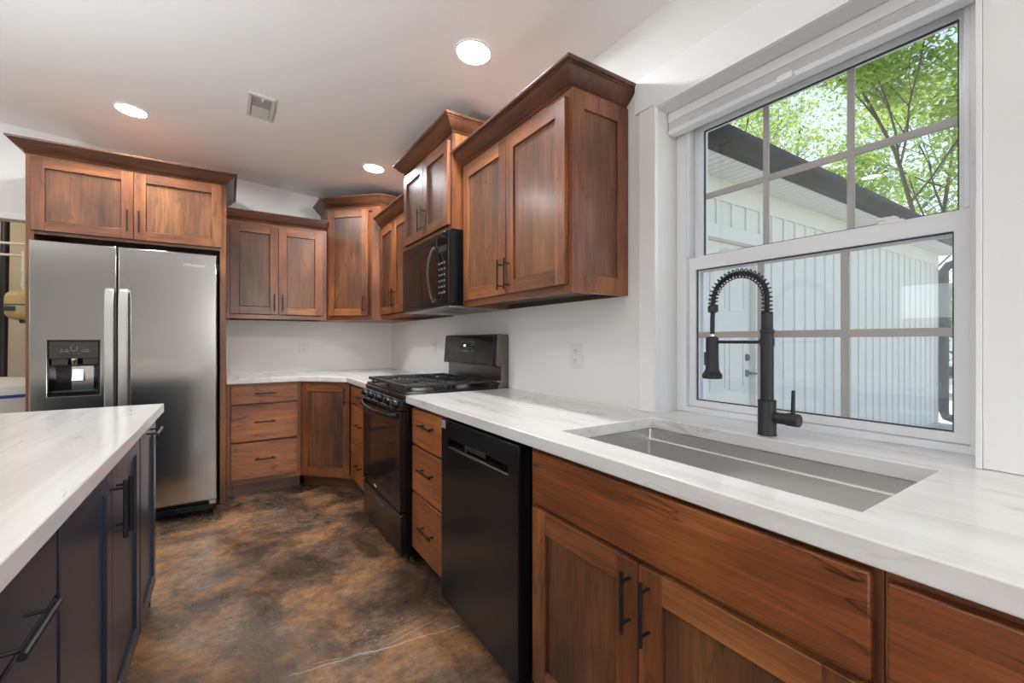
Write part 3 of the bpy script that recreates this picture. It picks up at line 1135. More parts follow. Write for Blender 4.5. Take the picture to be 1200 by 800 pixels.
def arch_at(s_):
    for i in range(1, len(P)):
        if s_ <= seglen[i] or i == len(P) - 1:
            f = (s_ - seglen[i - 1]) / max(1e-9, seglen[i] - seglen[i - 1])
            return P[i - 1].lerp(P[i], f), (P[i] - P[i - 1]).normalized()


turns, per = 27, 14
coil = []
for k in range(turns * per + 1):
    s_ = tot * k / (turns * per)
    c, tn = arch_at(min(s_, tot - 1e-6))
    u = Vector((1, 0, 0))
    v_ = tn.cross(u)
    a = 2 * math.pi * k / per
    coil.append(c + (u * math.cos(a) + v_ * math.sin(a)) * 0.0145)
obj('spring', MB().tube(coil, 0.0021, 6), 'black_matte', fc)
mb = MB()
mb.lathe((0, sy + 0.001, 0.385), [(0.010, 0.0), (0.0165, 0.003), (0.0165, 0.022), (0.012, 0.026)], 20)
obj('collar', mb, 'black_matte', fc)
mb = MB()
mb.cyl((0, 0.016, 0.285), (0, sy - 0.012, 0.285), 0.0052, 12)
mb.cyl((0, 0.0, 0.273), (0, 0.0, 0.297), 0.0208, 24)
obj('support_arm', mb, 'black_matte', fc)
mb = MB()
mb.lathe((0, sy + 0.004, 0.160), [(0.030, 0.0), (0.032, 0.002), (0.032, 0.014), (0.026, 0.022), (0.0215, 0.032), (0.0205, 0.08), (0.0205, 0.138), (0.016, 0.143)], 28)
mb.box(-0.006, 0.006, sy + 0.022, sy + 0.031, 0.205, 0.250)
sh = obj('spray_head', mb, 'black_matte', fc)
obj('hose_tip', MB().lathe((0, sy + 0.004, 0.304), [(0.0095, 0), (0.0095, 0.008), (0.008, 0.009)], 16), 'chrome', sh)

# ------------------------------------------------------------------ refrigerator
FXL, FYF = -2.4156, -0.917
fr = thing('refrigerator', 'stainless side-by-side refrigerator with water and ice dispenser', 'refrigerator', (FXL, FYF, 0))
FW = 0.905
obj('body', MB().box(0.006, FW - 0.006, 0.082, 0.86, 0.03, 1.772), 'charcoal_dark', fr, 0.004)
# freezer door with dispenser niche
sp0, sp1 = 0.384, 0.390
dx0, dx1, dz0, dz1 = 0.079, 0.303, 0.875, 1.205
mb = MB()
mb.cells([0.0, dx0, dx1, sp0], [0.112, dz0, dz1, 1.794], lambda i, j: not (i == 1 and j == 1), 0.0, 0.076, 'y')
fd = obj('freezer_door', mb, 'steel', fr, 0.006, 3)
obj('fridge_door', MB().box(sp1, FW, 0.0, 0.076, 0.112, 1.794), 'steel', fr, 0.006, 3)
fdr = fr.children[-1]
# dispenser
mb = MB()
mb.box(dx0 + 0.0005, dx1 - 0.0005, 0.066, 0.0755, dz0 + 0.0005, dz1 - 0.0005)
mb.box(dx0 + 0.0005, dx0 + 0.004, 0.001, 0.066, dz0 + 0.0005, dz1 - 0.0005)
mb.box(dx1 - 0.004, dx1 - 0.0005, 0.001, 0.066, dz0 + 0.0005, dz1 - 0.0005)
mb.box(dx0 + 0.004, dx1 - 0.004, 0.001, 0.066, dz0 + 0.0005, dz0 + 0.022)
mb.cells([dx0 - 0.004, dx0 + 0.003, dx1 - 0.003, dx1 + 0.004], [dz0 - 0.004, dz0 + 0.003, dz1 - 0.003, dz1 + 0.004], lambda i, j: not (i == 1 and j == 1), -0.0025, 0.0005, 'y')
obj('dispenser_niche', mb, 'black_gloss', fd, 0.001)
mb = MB()
mb.box(dx0 + 0.004, dx1 - 0.004, 0.000, 0.066, 1.098, dz1 - 0.003)
mb.box(dx0 + 0.014, dx0 + 0.085, 0.004, 0.060, 1.058, 1.098)
mb.box(dx1 - 0.075, dx1 - 0.004, 0.004, 0.060, 1.062, 1.098)
obj('control_panel', mb, 'steel_black', fd, 0.002)
mb = MB()
cxd = (dx0 + dx1) / 2
for s_, zz in ((-1, 1.15), (1, 1.15)):
    mb.box(cxd + s_ * 0.013 - 0.0015, cxd + s_ * 0.013 + 0.0015, -0.0008, 0, 1.145, 1.175)
mb.box(cxd - 0.012, cxd + 0.012, -0.0008, 0, 1.143, 1.146)
for q in (-0.052, -0.03, 0.04, 0.058):
    mb.box(cxd + q - 0.009, cxd + q + 0.009, -0.0008, 0, 1.139, 1.143)
    mb.box(cxd + q - 0.006, cxd + q + 0.006, -0.0008, 0, 1.151, 1.154)
for q in (-0.02, 0.0, 0.02):
    mb.box(cxd + q - 0.005, cxd + q + 0.005, -0.0008, 0, 1.126, 1.129)
obj('button_symbols', mb, 'print', fd)
mb = MB()
mb.lathe((cxd - 0.004, 0.030, 1.060), [(0.018, 0), (0.022, 0.006), (0.022, 0.038)], 24)
obj('spout', mb, 'chrome', fd)
mb = MB()
mb.box(cxd - 0.024, cxd + 0.076, 0.058, 0.064, 0.905, 1.05)
mb.prism([(0.030, 0.962), (0.034, 0.958), (0.052, 1.03), (0.048, 1.034)], cxd - 0.018, cxd + 0.034, 'x')
obj('paddle', mb, 'chrome', fd, 0.001)
mb = MB()
mb.box(dx0 + 0.010, dx1 - 0.010, 0.004, 0.060, dz0 + 0.0225, dz0 + 0.028)
obj('drip_tray', mb, 'black_matte', fd, 0.001)


def fridge_handle(par, xa, xb):
    pr = [(0.001, 1.527), (-0.020, 1.532), (-0.044, 1.518), (-0.056, 1.47), (-0.060, 1.40), (-0.062, 1.08), (-0.060, 0.76), (-0.056, 0.69), (-0.044, 0.642), (-0.020, 0.628), (0.001, 0.633)]
    inn = [(0.001, 1.505), (-0.018, 1.510), (-0.032, 1.498), (-0.041, 1.46), (-0.045, 1.40), (-0.047, 1.08), (-0.045, 0.76), (-0.041, 0.70), (-0.032, 0.662), (-0.018, 0.650), (0.001, 0.655)]
    vs, fs = [], []
    for a, b_ in zip(pr, inn):
        vs += [(xa, a[0], a[1]), (xb, a[0], a[1]), (xb, b_[0], b_[1]), (xa, b_[0], b_[1])]
    k = len(pr)
    for i in range(k - 1):
        for j in range(4):
            fs.append((i * 4 + j, i * 4 + (j + 1) % 4, i * 4 + 4 + (j + 1) % 4, i * 4 + 4 + j))
    fs += [(0, 1, 2, 3), tuple((k - 1) * 4 + j for j in (3, 2, 1, 0))]
    obj('handle', MB().add(vs, fs), 'steel_handle', par, 0.004, 2)


fridge_handle(fd, 0.335, 0.380)
fridge_handle(fdr, 0.399, 0.444)
mb = MB()
mb.box(0.004, FW - 0.004, 0.05, 0.081, 0.031, 0.108)
mb.box(FW - 0.235, FW - 0.004, 0.018, 0.050, 0.045, 0.080)
mb.box(0.004, FW - 0.24, 0.035, 0.050, 0.040, 0.078)
gr = obj('base_grille', mb, 'black_satin', fr, 0.003)
obj('hinge_cap', MB().box(FW - 0.045, FW - 0.004, 0.006, 0.05, 0.081, 0.108), 'grey_metal', gr, 0.003)
for xx in (0.02, FW - 0.10):
    obj('hinge_cover', MB().box(xx, xx + 0.08, 0.03, 0.13, 1.773, 1.800), 'charcoal_dark', fr, 0.006)
for xx in (0.06, FW - 0.06):
    obj('foot', MB().cyl((xx, 0.12, 0.0005), (xx, 0.12, 0.03), 0.022, 16), 'black_matte', fr)
lettering('logo', 'Whirlpool', 0.030, 'logo', fdr, ((-1.637 - FXL), -0.0006, 1.714), (R(90), 0, 0))

# ------------------------------------------------------------------ gas range
RW = 0.760
rg = thing('gas_range', 'black freestanding gas range with cast iron grates', 'range', (-0.655, -1.549, 0), -90)
D = 0.652
obj('body', MB().box(0, RW, 0.012, D - 0.002, 0.045, 0.893), 'black_enamel', rg, 0.002)
for (xx, yy) in ((0.05, 0.06), (RW - 0.05, 0.06), (0.05, D - 0.06), (RW - 0.05, D - 0.06)):
    mb = MB()
    mb.cyl((xx, yy, 0.0005), (xx, yy, 0.012), 0.018, 14)
    mb.cyl((xx, yy, 0.012), (xx, yy, 0.045), 0.008, 10)
    obj('leveling_foot', mb, 'grey_metal', rg)
mb = MB()
mb.prism([(-0.010, 0.893), (D - 0.075, 0.893), (D - 0.075, 0.915), (D - 0.085, 0.921), (0.0, 0.921), (-0.010, 0.914)], 0, RW, 'x')
for s_ in (0.0, RW - 0.012):
    mb.box(s_, s_ + 0.012, 0.0, D - 0.09, 0.921, 0.930)
mb.box(0.012, RW - 0.012, 0.0, 0.012, 0.921, 0.930)
ct = obj('cooktop', mb, 'black_enamel', rg, 0.003)
# burners
burn = []
for bx, by, rr in ((0.17, 0.16, 0.045), (0.59, 0.16, 0.052), (0.17, 0.43, 0.040), (0.59, 0.43, 0.035), (0.38, 0.30, 0.048)):
    mb = MB()
    mb.lathe((bx, by, 0.9215), [(rr + 0.012, 0), (rr + 0.010, 0.006), (rr, 0.010), (rr, 0.016)], 24, 0)
    mb.lathe((bx, by, 0.9380), [(rr - 0.002, 0), (rr - 0.002, 0.006), (rr - 0.010, 0.010)], 24, 1)
    obj('burner', mb, ['grey_metal', 'iron'], rg)
# grates: two cast iron halves
for gx0, gx1 in ((0.018, 0.377), (0.383, 0.742)):
    mb = MB()
    y0, y1, zt = 0.004, 0.560, 0.966
    bt = 0.013
    mb.box(gx0, gx1, y0, y0 + 0.020, zt - 0.018, zt)
    mb.box(gx0, gx1, y1 - bt, y1, zt - bt, zt)
    mb.box(gx0, gx0 + bt, y0 + 0.016, y1 - bt, zt - bt, zt)
    mb.box(gx1 - bt, gx1, y0 + 0.016, y1 - bt, zt - bt, zt)
    mb.box(gx0 + bt, gx1 - bt, (y0 + y1) / 2 - bt / 2, (y0 + y1) / 2 + bt / 2, zt - bt, zt)
    gm = (gx0 + gx1) / 2
    for yc in (0.155, 0.425):
        mb.box(gx0 + bt, gm - 0.03, yc - 0.005, yc + 0.005, zt - bt, zt + 0.003)
        mb.box(gm + 0.03, gx1 - bt, yc - 0.005, yc + 0.005, zt - bt, zt + 0.003)
        mb.box(gm - 0.005, gm + 0.005, yc - 0.125, yc - 0.035, zt - bt, zt + 0.003)
        mb.box(gm - 0.005, gm + 0.005, yc + 0.035, yc + 0.122, zt - bt, zt + 0.003)
    for q in (-0.10, 0.10):
        mb.box(gm + q - 0.005, gm + q + 0.005, y0 + 0.016, y1 - bt, zt - bt, zt)
    for px in (gx0 + 0.02, gx1 - 0.02):
        for py in (y0 + 0.028, y1 - 0.02, (y0 + y1) / 2):
            mb.box(px - 0.007, px + 0.007, py - 0.007, py + 0.007, 0.9215, zt - bt)
    obj('grate', mb, 'iron', rg, 0.003)
# sloping control panel with knobs
mb = MB()
mb.prism([(-0.032, 0.832), (0.0115, 0.832), (0.0115, 0.892), (-0.006, 0.892), (-0.012, 0.888)], 0, RW, 'x')
cp = obj('control_panel', mb, 'black_gloss', rg, 0.002)
nv = Vector((0, -0.056, 0.020)).normalized()
for kx in (0.075, 0.20, 0.38, 0.56, 0.685):
    c = Vector((kx, -0.0215, 0.860))
    mb = MB()
    mb.cyl(c + nv * -0.002, c + nv * 0.006, 0.027, 24)
    mb.tube([c + nv * 0.006, c + nv * 0.022, c + nv * 0.027], [0.022, 0.019, 0.016], 24)
    tv = Vector((0, 0.020, 0.056)).normalized()
    for s_ in (-1, 1):
        pass
    a, b_ = c + nv * 0.027 - tv * 0.017, c + nv * 0.027 + tv * 0.017
    mb.add([a + Vector((-0.005, 0, 0)), a + Vector((0.005, 0, 0)), b_ + Vector((0.005, 0, 0)), b_ + Vector((-0.005, 0, 0)),
            a + Vector((-0.004, 0, 0)) + nv * 0.010, a + Vector((0.004, 0, 0)) + nv * 0.010, b_ + Vector((0.004, 0, 0)) + nv * 0.010, b_ + Vector((-0.004, 0, 0)) + nv * 0.010],
           [(0, 1, 2, 3), (4, 5, 6, 7), (0, 1, 5, 4), (1, 2, 6, 5), (2, 3, 7, 6), (3, 0, 4, 7)])
    kn = obj('knob', mb, 'black_enamel', rg, 0.0012)
    mk = c + nv * 0.0375
    mb = MB()
    mb.cyl(mk + tv * 0.004, mk + tv * 0.015, 0.0012, 6)
    obj('knob_pointer', mb, 'print', kn)
# oven door
mb = MB()
mb.cells([0.004, 0.075, RW - 0.075, RW - 0.004], [0.292, 0.345, 0.735, 0.826], lambda i, j: not (i == 1 and j == 1), -0.028, 0.011, 'y', 0)
mb.box(0.075, RW - 0.075, -0.0268, 0.008, 0.345, 0.735, 1)
od = obj('oven_door', mb, ['black_enamel', 'black_gloss'], rg, 0.003)
# bowed handle
vs, fs = [], []
nseg = 18
for i in range(nseg + 1):
    f = i / nseg
    x = 0.022 + (RW - 0.044) * f
    bow = math.sin(math.pi * f)
    yc = -0.034 - 0.040 * bow ** 0.55
    zc_ = 0.806 - 0.012 * bow
    for a in range(10):
        th = 2 * math.pi * a / 10
        vs.append((x, yc + 0.011 * math.cos(th), zc_ + 0.016 * math.sin(th)))
for i in range(nseg):
    for a in range(10):
        fs.append((i * 10 + a, i * 10 + (a + 1) % 10, i * 10 + 10 + (a + 1) % 10, i * 10 + 10 + a))
fs += [tuple(range(10)), tuple(nseg * 10 + a for a in range(10))[::-1]]
obj('handle', MB().add(vs, fs), 'black_enamel', od)
obj('sticker', MB().box(0.27, 0.32, -0.0294, -0.0282, 0.306, 0.318), 'logo', od)
# storage drawer
mb = MB()
mb.prism([(-0.022, 0.062), (0.011, 0.062), (0.011, 0.283), (-0.010, 0.283), (-0.026, 0.272)], 0.004, RW - 0.004, 'x')
sd = obj('storage_drawer', mb, 'black_enamel', rg, 0.003)
lettering('logo', 'Whirlpool', 0.040, 'grey_metal', sd, (RW / 2, -0.0262, 0.236), (R(91), 0, 0))
# back guard
BG = D - 0.002
mb = MB()
mb.prism([(D - 0.074, 0.896), (BG, 0.896), (BG, 1.238), (BG - 0.006, 1.244), (D - 0.066, 1.246), (D - 0.074, 1.240), (D - 0.088, 1.062), (D - 0.082, 1.052), (D - 0.052, 1.048), (D - 0.052, 0.955), (D - 0.074, 0.935)], 0, RW, 'x')
bg = obj('backguard', mb, 'steel_dark', rg, 0.003)
# glass control face on the sloped front of the guard
a0, a1 = Vector((0, D - 0.0885, 1.068)), Vector((0, D - 0.0752, 1.236))
ud = (a1 - a0).normalized()
nn = Vector((0, -ud.z, ud.y))
vs = []
for xx in (0.012, RW - 0.035):
    for p in (a0, a1):
        for q in (0.0002, 0.006):
            vs.append((Vector((xx, 0, 0)) + p + nn * q))
obj('control_glass', MB().add(vs, [(0, 1, 3, 2), (4, 6, 7, 5), (0, 4, 5, 1), (2, 3, 7, 6), (0, 2, 6, 4), (1, 5, 7, 3)]), 'black_gloss', bg, 0.002)
cgl = bg.children[-1]


def on_glass(mb_, x0, x1, h0, h1, m=0, up=0.0066):
    vs_ = []
    for xx in (x0, x1):
        for h in (h0, h1):
            for q in (0.0058, up):
                vs_.append(Vector((xx, 0, 0)) + a0 + ud * h + nn * q)
    mb_.add(vs_, [(0, 1, 3, 2), (4, 6, 7, 5), (0, 4, 5, 1), (2, 3, 7, 6), (0, 2, 6, 4), (1, 5, 7, 3)], m)


mb = MB()
on_glass(mb, 0.225, 0.470, 0.126, 0.129)
on_glass(mb, 0.225, 0.229, 0.060, 0.129)
for i, xx in enumerate((0.255, 0.285, 0.40, 0.43, 0.455)):
    for h in (0.066, 0.086, 0.106):
        if (i + int(h * 100)) % 3:
            on_glass(mb, xx - 0.008, xx + 0.008, h, h + 0.006)
for xx in (0.32, 0.345, 0.37):
    on_glass(mb, xx - 0.008, xx + 0.006, 0.062, 0.072)
obj('button_print', mb, 'print', cgl)
mb = MB()
on_glass(mb, 0.325, 0.350, 0.098, 0.112)
obj('clock_display', mb, 'display', cgl)
# bright trim strip under the glass
obj('vent_trim', MB().box(0.02, RW - 0.03, D - 0.100, D - 0.084, 1.050, 1.060), 'black_gloss', bg, 0.002)

# ------------------------------------------------------------------ microwave
MW = 0.764
mw = thing('microwave', 'black over-the-range microwave hanging under the raised wood cabinet', 'microwave', (-0.405, -1.5435, 1.405), -90)
MH = 0.433
obj('case', MB().box(0, MW, 0.045, 0.403, 0.0, MH), 'black_satin', mw, 0.002)
mb = MB()
mb.cells([0.0, 0.03, 0.555, 0.60], [0.004, 0.035, MH - 0.085, MH - 0.048], lambda i, j: not (i == 1 and j == 1), 0.0, 0.044, 'y', 0)
mb.box(0.03, 0.555, 0.001, 0.044, 0.035, MH - 0.085, 1)
mdoor = obj('door', mb, ['black_gloss', 'black_gloss'], mw, 0.002)
# curved handle
pts = []
for i in range(15):
    f = i / 14
    pts.append((0.585, -0.012 - 0.040 * math.sin(math.pi * f) ** 0.7, 0.030 + (MH - 0.105) * f))
vs, fs = [], []
for p in pts:
    vs += [(p[0] - 0.014, p[1] - 0.006, p[2]), (p[0] + 0.014, p[1] - 0.006, p[2]), (p[0] + 0.012, p[1] + 0.008, p[2]), (p[0] - 0.012, p[1] + 0.008, p[2])]
for i in range(14):
    for j in range(4):
        fs.append((i * 4 + j, i * 4 + (j + 1) % 4, i * 4 + 4 + (j + 1) % 4, i * 4 + 4 + j))
fs += [(0, 1, 2, 3), (56, 59, 58, 57)]
mb = MB().add(vs, fs)
mb.box(0.575, 0.595, -0.012, 0.0, 0.030, 0.050)
mb.box(0.575, 0.595, -0.012, 0.0, MH - 0.095, MH - 0.075)
obj('handle', mb, 'steel_dark', mdoor, 0.003)
mb = MB()
mb.box(0.602, MW, 0.0, 0.044, 0.004, MH - 0.004)
mcp = obj('control_panel', mb, 'black_gloss', mw, 0.003)
for i in range(3):
    for j in range(6):
        obj('key_button', MB().box(0.628 + i * 0.036, 0.650 + i * 0.036, -0.0008, 0.0, 0.075 + j * 0.034, 0.085 + j * 0.034), 'print', mcp)
obj('display_window', MB().box(0.625, 0.74, -0.0008, 0.0, 0.315, 0.35), 'charcoal', mcp)
mb = MB()
mb.box(0.0, 0.600, 0.001, 0.044, MH - 0.046, MH - 0.003)
for k in range(14):
    mb.box(0.03 + k * 0.038, 0.056 + k * 0.038, 0.0, 0.002, MH - 0.016, MH - 0.008)
obj('vent_grille', mb, 'black_enamel', mw, 0.002)
mb = MB()
mb.box(0.004, MW - 0.004, 0.004, 0.40, -0.009, -0.0005)
mb.box(0.08, 0.34, 0.12, 0.30, -0.013, -0.009)
mb.box(0.42, 0.68, 0.12, 0.30, -0.013, -0.009)
mb.box(0.28, 0.48, 0.03, 0.09, -0.011, -0.009)
obj('underside_panel', mb, 'grey_metal', mw, 0.001)

# ------------------------------------------------------------------ dishwasher
DWW = 0.608
dw = thing('dishwasher', 'black dishwasher with recessed pocket handle under the counter', 'dishwasher', (-0.660, -2.7895, 0), -90)
obj('tub', MB().box(0.006, DWW - 0.006, 0.052, 0.62, 0.09, 0.870), 'black_satin', dw)
h0, h1, p0, p1 = 0.753, 0.792, 0.075, 0.545
mb = MB()
mb.cells([0.0, p0, p1, DWW], [0.088, h0, h1, 0.866], lambda i, j: not (i == 1 and j == 1), 0.0, 0.050, 'y', 0)
mb.box(p0 + 0.0005, p1 - 0.0005, 0.036, 0.0495, h0 + 0.0005, h1 - 0.0005, 0)
dd_ = obj('door', mb, 'black_satin', dw, 0.0025)
mb = MB()
mb.prism([(-0.001, h0 + 0.0005), (0.036, h0 + 0.0005), (0.036, h0 + 0.016), (0.001, h0 + 0.006)], p0 + 0.001, p1 - 0.001, 'x')
obj('pocket_lip', mb, 'steel_dark', dd_, 0.001)
mb = MB()
mb.box(0.215, 0.38, 0.006, 0.034, h0 + 0.018, h1 - 0.001)
mb.box(0.222, 0.236, 0.001, 0.010, h0 + 0.010, h1 - 0.004)
obj('latch_grip', mb, 'steel_dark', dd_, 0.002)
obj('label_plate', MB().box(0.004, 0.045, -0.0014, -0.0002, 0.828, 0.862), 'tag', dd_)
obj('toe_panel', MB().box(0.004, DWW - 0.004, 0.075, 0.09, 0.003, 0.085), 'black_satin', dw)
for xx in (0.05, DWW - 0.05):
    obj('leveling_foot', MB().cyl((xx, 0.13, 0.0005), (xx, 0.13, 0.09), 0.012, 12), 'black_matte', dw)

# ------------------------------------------------------------------ island
IG = 'charcoal island cabinets'
ICH = ('charcoal', 'charcoal', 'charcoal')


def island_cab(name, label, y0, w):
    t_ = thing(name, label, 'cabinet', (-1.740, y0, 0), 90, IG)
    carcass(t_, w, 0.96, 0, 0.874, 0.10, mats=('charcoal', 'charcoal'), toe_mat='charcoal_dark')
    return t_


ZD0, ZD1 = 0.115, 0.862
t = island_cab('island_cabinet', 'charcoal island cabinet at the refrigerator end with a top pull', -2.450, 0.430)
d = shaker(t, 0.010, 0.420, ZD0, ZD1, 0.060, ICH)
bar_pull(d, 0.215, 0.830, False, 0.16, 0.034, 0.0062, 'pull_black')
obj('end_panel', MB().box(0.4305, 0.448, 0.0, 0.96, 0.002, 0.874), 'charcoal', t, 0.0015)
t = island_cab('island_cabinet', 'charcoal double-door island cabinet with two upright black pulls', -3.382, 0.931)
d = shaker(t, 0.008, 0.464, ZD0, ZD1, 0.062, ICH)
bar_pull(d, 0.432, 0.735, True, 0.16, 0.034, 0.0062, 'pull_black')
d = shaker(t, 0.467, 0.923, ZD0, ZD1, 0.062, ICH)
bar_pull(d, 0.515, 0.725, True, 0.16, 0.034, 0.0062, 'pull_black')
t = island_cab('island_cabinet', 'charcoal island drawer cabinet close to the camera', -3.846, 0.463)
for z0, z1, hz in ((0.115, 0.405, 0.29), (0.412, 0.715, 0.60), (0.722, 0.862, 0.765)):
    d = slab(t, 0.008, 0.455, z0, z1, 'charcoal', bev=0.003)
    bar_pull(d, 0.236, hz, False, 0.155, 0.034, 0.0062, 'pull_black')
t = island_cab('island_cabinet', 'charcoal island cabinet outside the picture edge', -4.400, 0.553)
d = shaker(t, 0.008, 0.545, ZD0, ZD1, 0.062, ICH)
tag(obj('island_countertop', MB().box(-2.780, -1.694, -4.420, -1.995, 0.8755, 0.916), 'quartz', None, 0.003),
    'white veined stone top on the charcoal island', 'countertop')

# ------------------------------------------------------------------ outlets
def outlet(label, loc, rz, w=0.092, h=0.122, gang='duplex'):
    t_ = thing('wall_outlet', label, 'outlet', loc, rz, 'white wall outlets')
    pl = obj('cover_plate', MB().box(-w / 2, w / 2, -0.007, -0.0005, -h / 2, h / 2), 'outlet', t_, 0.002)
    for zz in (-0.024, 0.024):
        mb_ = MB()
        mb_.box(-0.017, 0.017, -0.0095, -0.007, zz - 0.016, zz + 0.016, 0)
        for xx in (-0.0065, 0.0065):
            mb_.box(xx - 0.0012, xx + 0.0012, -0.0102, -0.0094, zz - 0.004, zz + 0.007, 1)
        mb_.box(-0.0022, 0.0022, -0.0102, -0.0094, zz - 0.012, zz - 0.008, 1)
        obj('receptacle', mb_, ['outlet', 'slot'], t_, 0.0005)
    return t_


outlet('white outlet on the wall between the range and window', (0, -2.932, 1.132), -90)
outlet('white outlet on the wall in the corner behind the range grates', (0, -1.150, 1.150), -90, 0.075)
outlet('white outlet on the wall above the back counter run', (-0.838, 0, 1.145), 0, 0.075)

# ------------------------------------------------------------------ recessed ceiling lights and vent
tilt = math.atan(SL)


def downlight(label, x, y, r=0.076, group='recessed ceiling lights', lens='lens'):
    t_ = thing('ceiling_light', label, 'ceiling light', (x, y, zc(x) - 0.0005), 0, group)
    t_.rotation_euler = (0, tilt, 0)
    mb_ = MB()
    n_ = 40
    vs_, fs_ = [], []
    prof = [(r + 0.012, 0.0), (r + 0.011, -0.004), (r + 0.002, -0.006), (r, -0.003), (r, 0.0)]
    for (rr, h) in prof:
        for k in range(n_):
            a = 2 * math.pi * k / n_
            vs_.append((rr * math.cos(a), rr * math.sin(a), h))
    for i in range(len(prof)):
        j = (i + 1) % len(prof)
        for k in range(n_):
            fs_.append((i * n_ + k, i * n_ + (k + 1) % n_, j * n_ + (k + 1) % n_, j * n_ + k))
    mb_.add(vs_, fs_)
    obj('trim_ring', mb_, 'trim', t_)
    obj('lens', MB().cyl((0, 0, -0.0005), (0, 0, -0.003), r - 0.001, n_), lens, t_)
    return t_


downlight('round recessed ceiling light over the range and microwave side', -0.474, -2.739)
downlight('round recessed ceiling light above the refrigerator', -1.966, -0.884)
downlight('round recessed ceiling light over the wall corner cabinet', -0.480, -1.077, 0.072)
downlight('added unseen ceiling light behind the camera near the rear', -1.2, -6.3, lens='lens_added')  # this and the next three are added, out of view, for brightness
downlight('added unseen ceiling light over the island end', -3.4, -0.95, lens='lens_added')
downlight('added unseen ceiling light over the island middle', -3.4, -2.9, lens='lens_added')
downlight('added unseen ceiling light in the rear corner', -3.4, -5.2, lens='lens_added')

for lab, x, y, ust in (('added unseen uplight on a steel pole beyond the middle of the island', -3.4, -3.4, ADDED_UPLIGHT),):  # added lamp, out of view, there to brighten the ceiling
    t = thing('added_uplight', lab, 'added uplight', (x, y, 0), 0, 'added uplights')
    obj('base', MB().lathe((0, 0, 0.0005), [(0.14, 0), (0.14, 0.012), (0.03, 0.03)], 32), 'grey_metal', t)
    obj('pole', MB().cyl((0, 0, 0.031), (0, 0, 1.20), 0.012, 14), 'grey_metal', t)
    obj('bowl', MB().lathe((0, 0, 1.20), [(0.02, 0), (0.10, 0.03), (0.17, 0.10), (0.172, 0.104), (0.160, 0.100), (0.09, 0.045), (0.0, 0.042)], 36), 'trim', t)
    obj('lens', MB().cyl((0, 0, 1.248), (0, 0, 1.254), 0.085, 32), emit('added_uplight_lens', (0.90, 0.965, 1.0, 1), ust), t)

vx, vy = -1.278, -1.502
vt = thing('ceiling_vent', 'square white air register in the ceiling before the upper cabinets', 'vent', (vx, vy, zc(vx) - 0.0005), 0)
vt.rotation_euler = (0, tilt, 0)
mb = MB()
mb.cells([-0.070, -0.052, 0.052, 0.070], [-0.150, -0.128, 0.128, 0.150], lambda i, j: not (i == 1 and j == 1), -0.010, 0.0, 'z')
obj('frame', mb, 'grate', vt, 0.002)
obj('backing', MB().box(-0.0515, 0.0515, -0.1275, 0.1275, -0.004, -0.0005), 'vent_grey', vt)
mb = MB()
mb.prism([(-0.125, -0.012), (-0.010, -0.006), (-0.010, -0.004), (-0.125, -0.009)], -0.050, 0.050, 'x')
obj('deflector_blade', mb, 'vent_grey', vt)
mb = MB()
mb.prism([(0.004, -0.006), (0.124, -0.010), (0.124, -0.007), (0.004, -0.0045)], -0.046, 0.046, 'x')
obj('damper_plate', mb, 'grate', vt)
obj('damper_lever', MB().box(0.000, 0.008, -0.128, -0.10, -0.020, -0.010), 'trim', vt, 0.001)

# ------------------------------------------------------------------ utility room things
M['tan'] = plain('tank_tan', rgb(186, 164, 112), 0.35)
M['white_plastic'] = plain('white_plastic', rgb(226, 224, 220), 0.45)
M['blue'] = plain('blue_band', rgb(40, 70, 150), 0.5)
M['pipe_white'] = plain('white_pipe', rgb(214, 208, 196), 0.4)
tk = thing('expansion_tank', 'tan expansion tank with dark band hanging in the utility room', 'tank', (-2.895, 0.80, 1.365))
prof = []
for k in range(13):
    a = -90 + 180 * k / 12
    c, s_ = math.cos(R(a)), math.sin(R(a))
    prof.append((0.112 * abs(c) ** 0.6 + 0.004, 0.14 + 0.05 * (1 if s_ > 0 else -1) * (abs(s_) > 0.01) + 0.075 * s_))
obj('shell', MB().lathe((0, 0, 0), prof, 32), 'tan', tk)
obj('seam_band', MB().lathe((0, 0, 0.134), [(0.1125, 0), (0.1185, 0.001), (0.1185, 0.011), (0.1125, 0.012)], 32), 'gasket', tk)
obj('valve_cap', MB().lathe((0, 0, -0.012), [(0.02, 0), (0.03, 0.006), (0.03, 0.03)], 18), 'black_matte', tk)
obj('label_sticker', MB().box(-0.085, -0.02, -0.116, -0.09, 0.085, 0.125), 'black_matte', tk)
mb = MB()
mb.cyl((0, 0, 0.262), (0, 0, 0.60), 0.016, 14)
for zz in (0.30, 0.42):
    mb.cyl((0, 0, zz), (0, 0, zz + 0.03), 0.023, 14)
obj('riser_pipe', mb, 'pipe_white', tk)
tag(obj('drain_pipe', MB().tube([(-3.13, 1.15, 0.001), (-3.12, 1.15, 1.2), (-3.105, 1.15, 2.4)], 0.028, 16), 'black_matte'),
    'black vertical pipe standing in the utility room doorway', 'pipe')
for lab, zz in (('upper of two horizontal white pipes across the utility room', 2.045), ('lower of two horizontal white pipes across the utility room', 1.945)):
    tag(obj('water_pipe', MB().cyl((-4.298, 0.95, zz), (-1.902, 0.95, zz), 0.011, 12), 'pipe_white'), lab, 'pipe', 'horizontal water pipes')
bt = thing('brine_tank', 'white rounded tank with blue band on the utility room floor', 'tank', (-3.02, 0.72, 0))
obj('tub', MB().lathe((0, 0, 0.001), [(0.30, 0), (0.32, 0.02), (0.33, 0.70), (0.335, 0.755)], 40), 'white_plastic', bt)
obj('band', MB().lathe((0, 0, 0.757), [(0.336, 0), (0.338, 0.002), (0.338, 0.022), (0.336, 0.024)], 40), 'blue', bt)
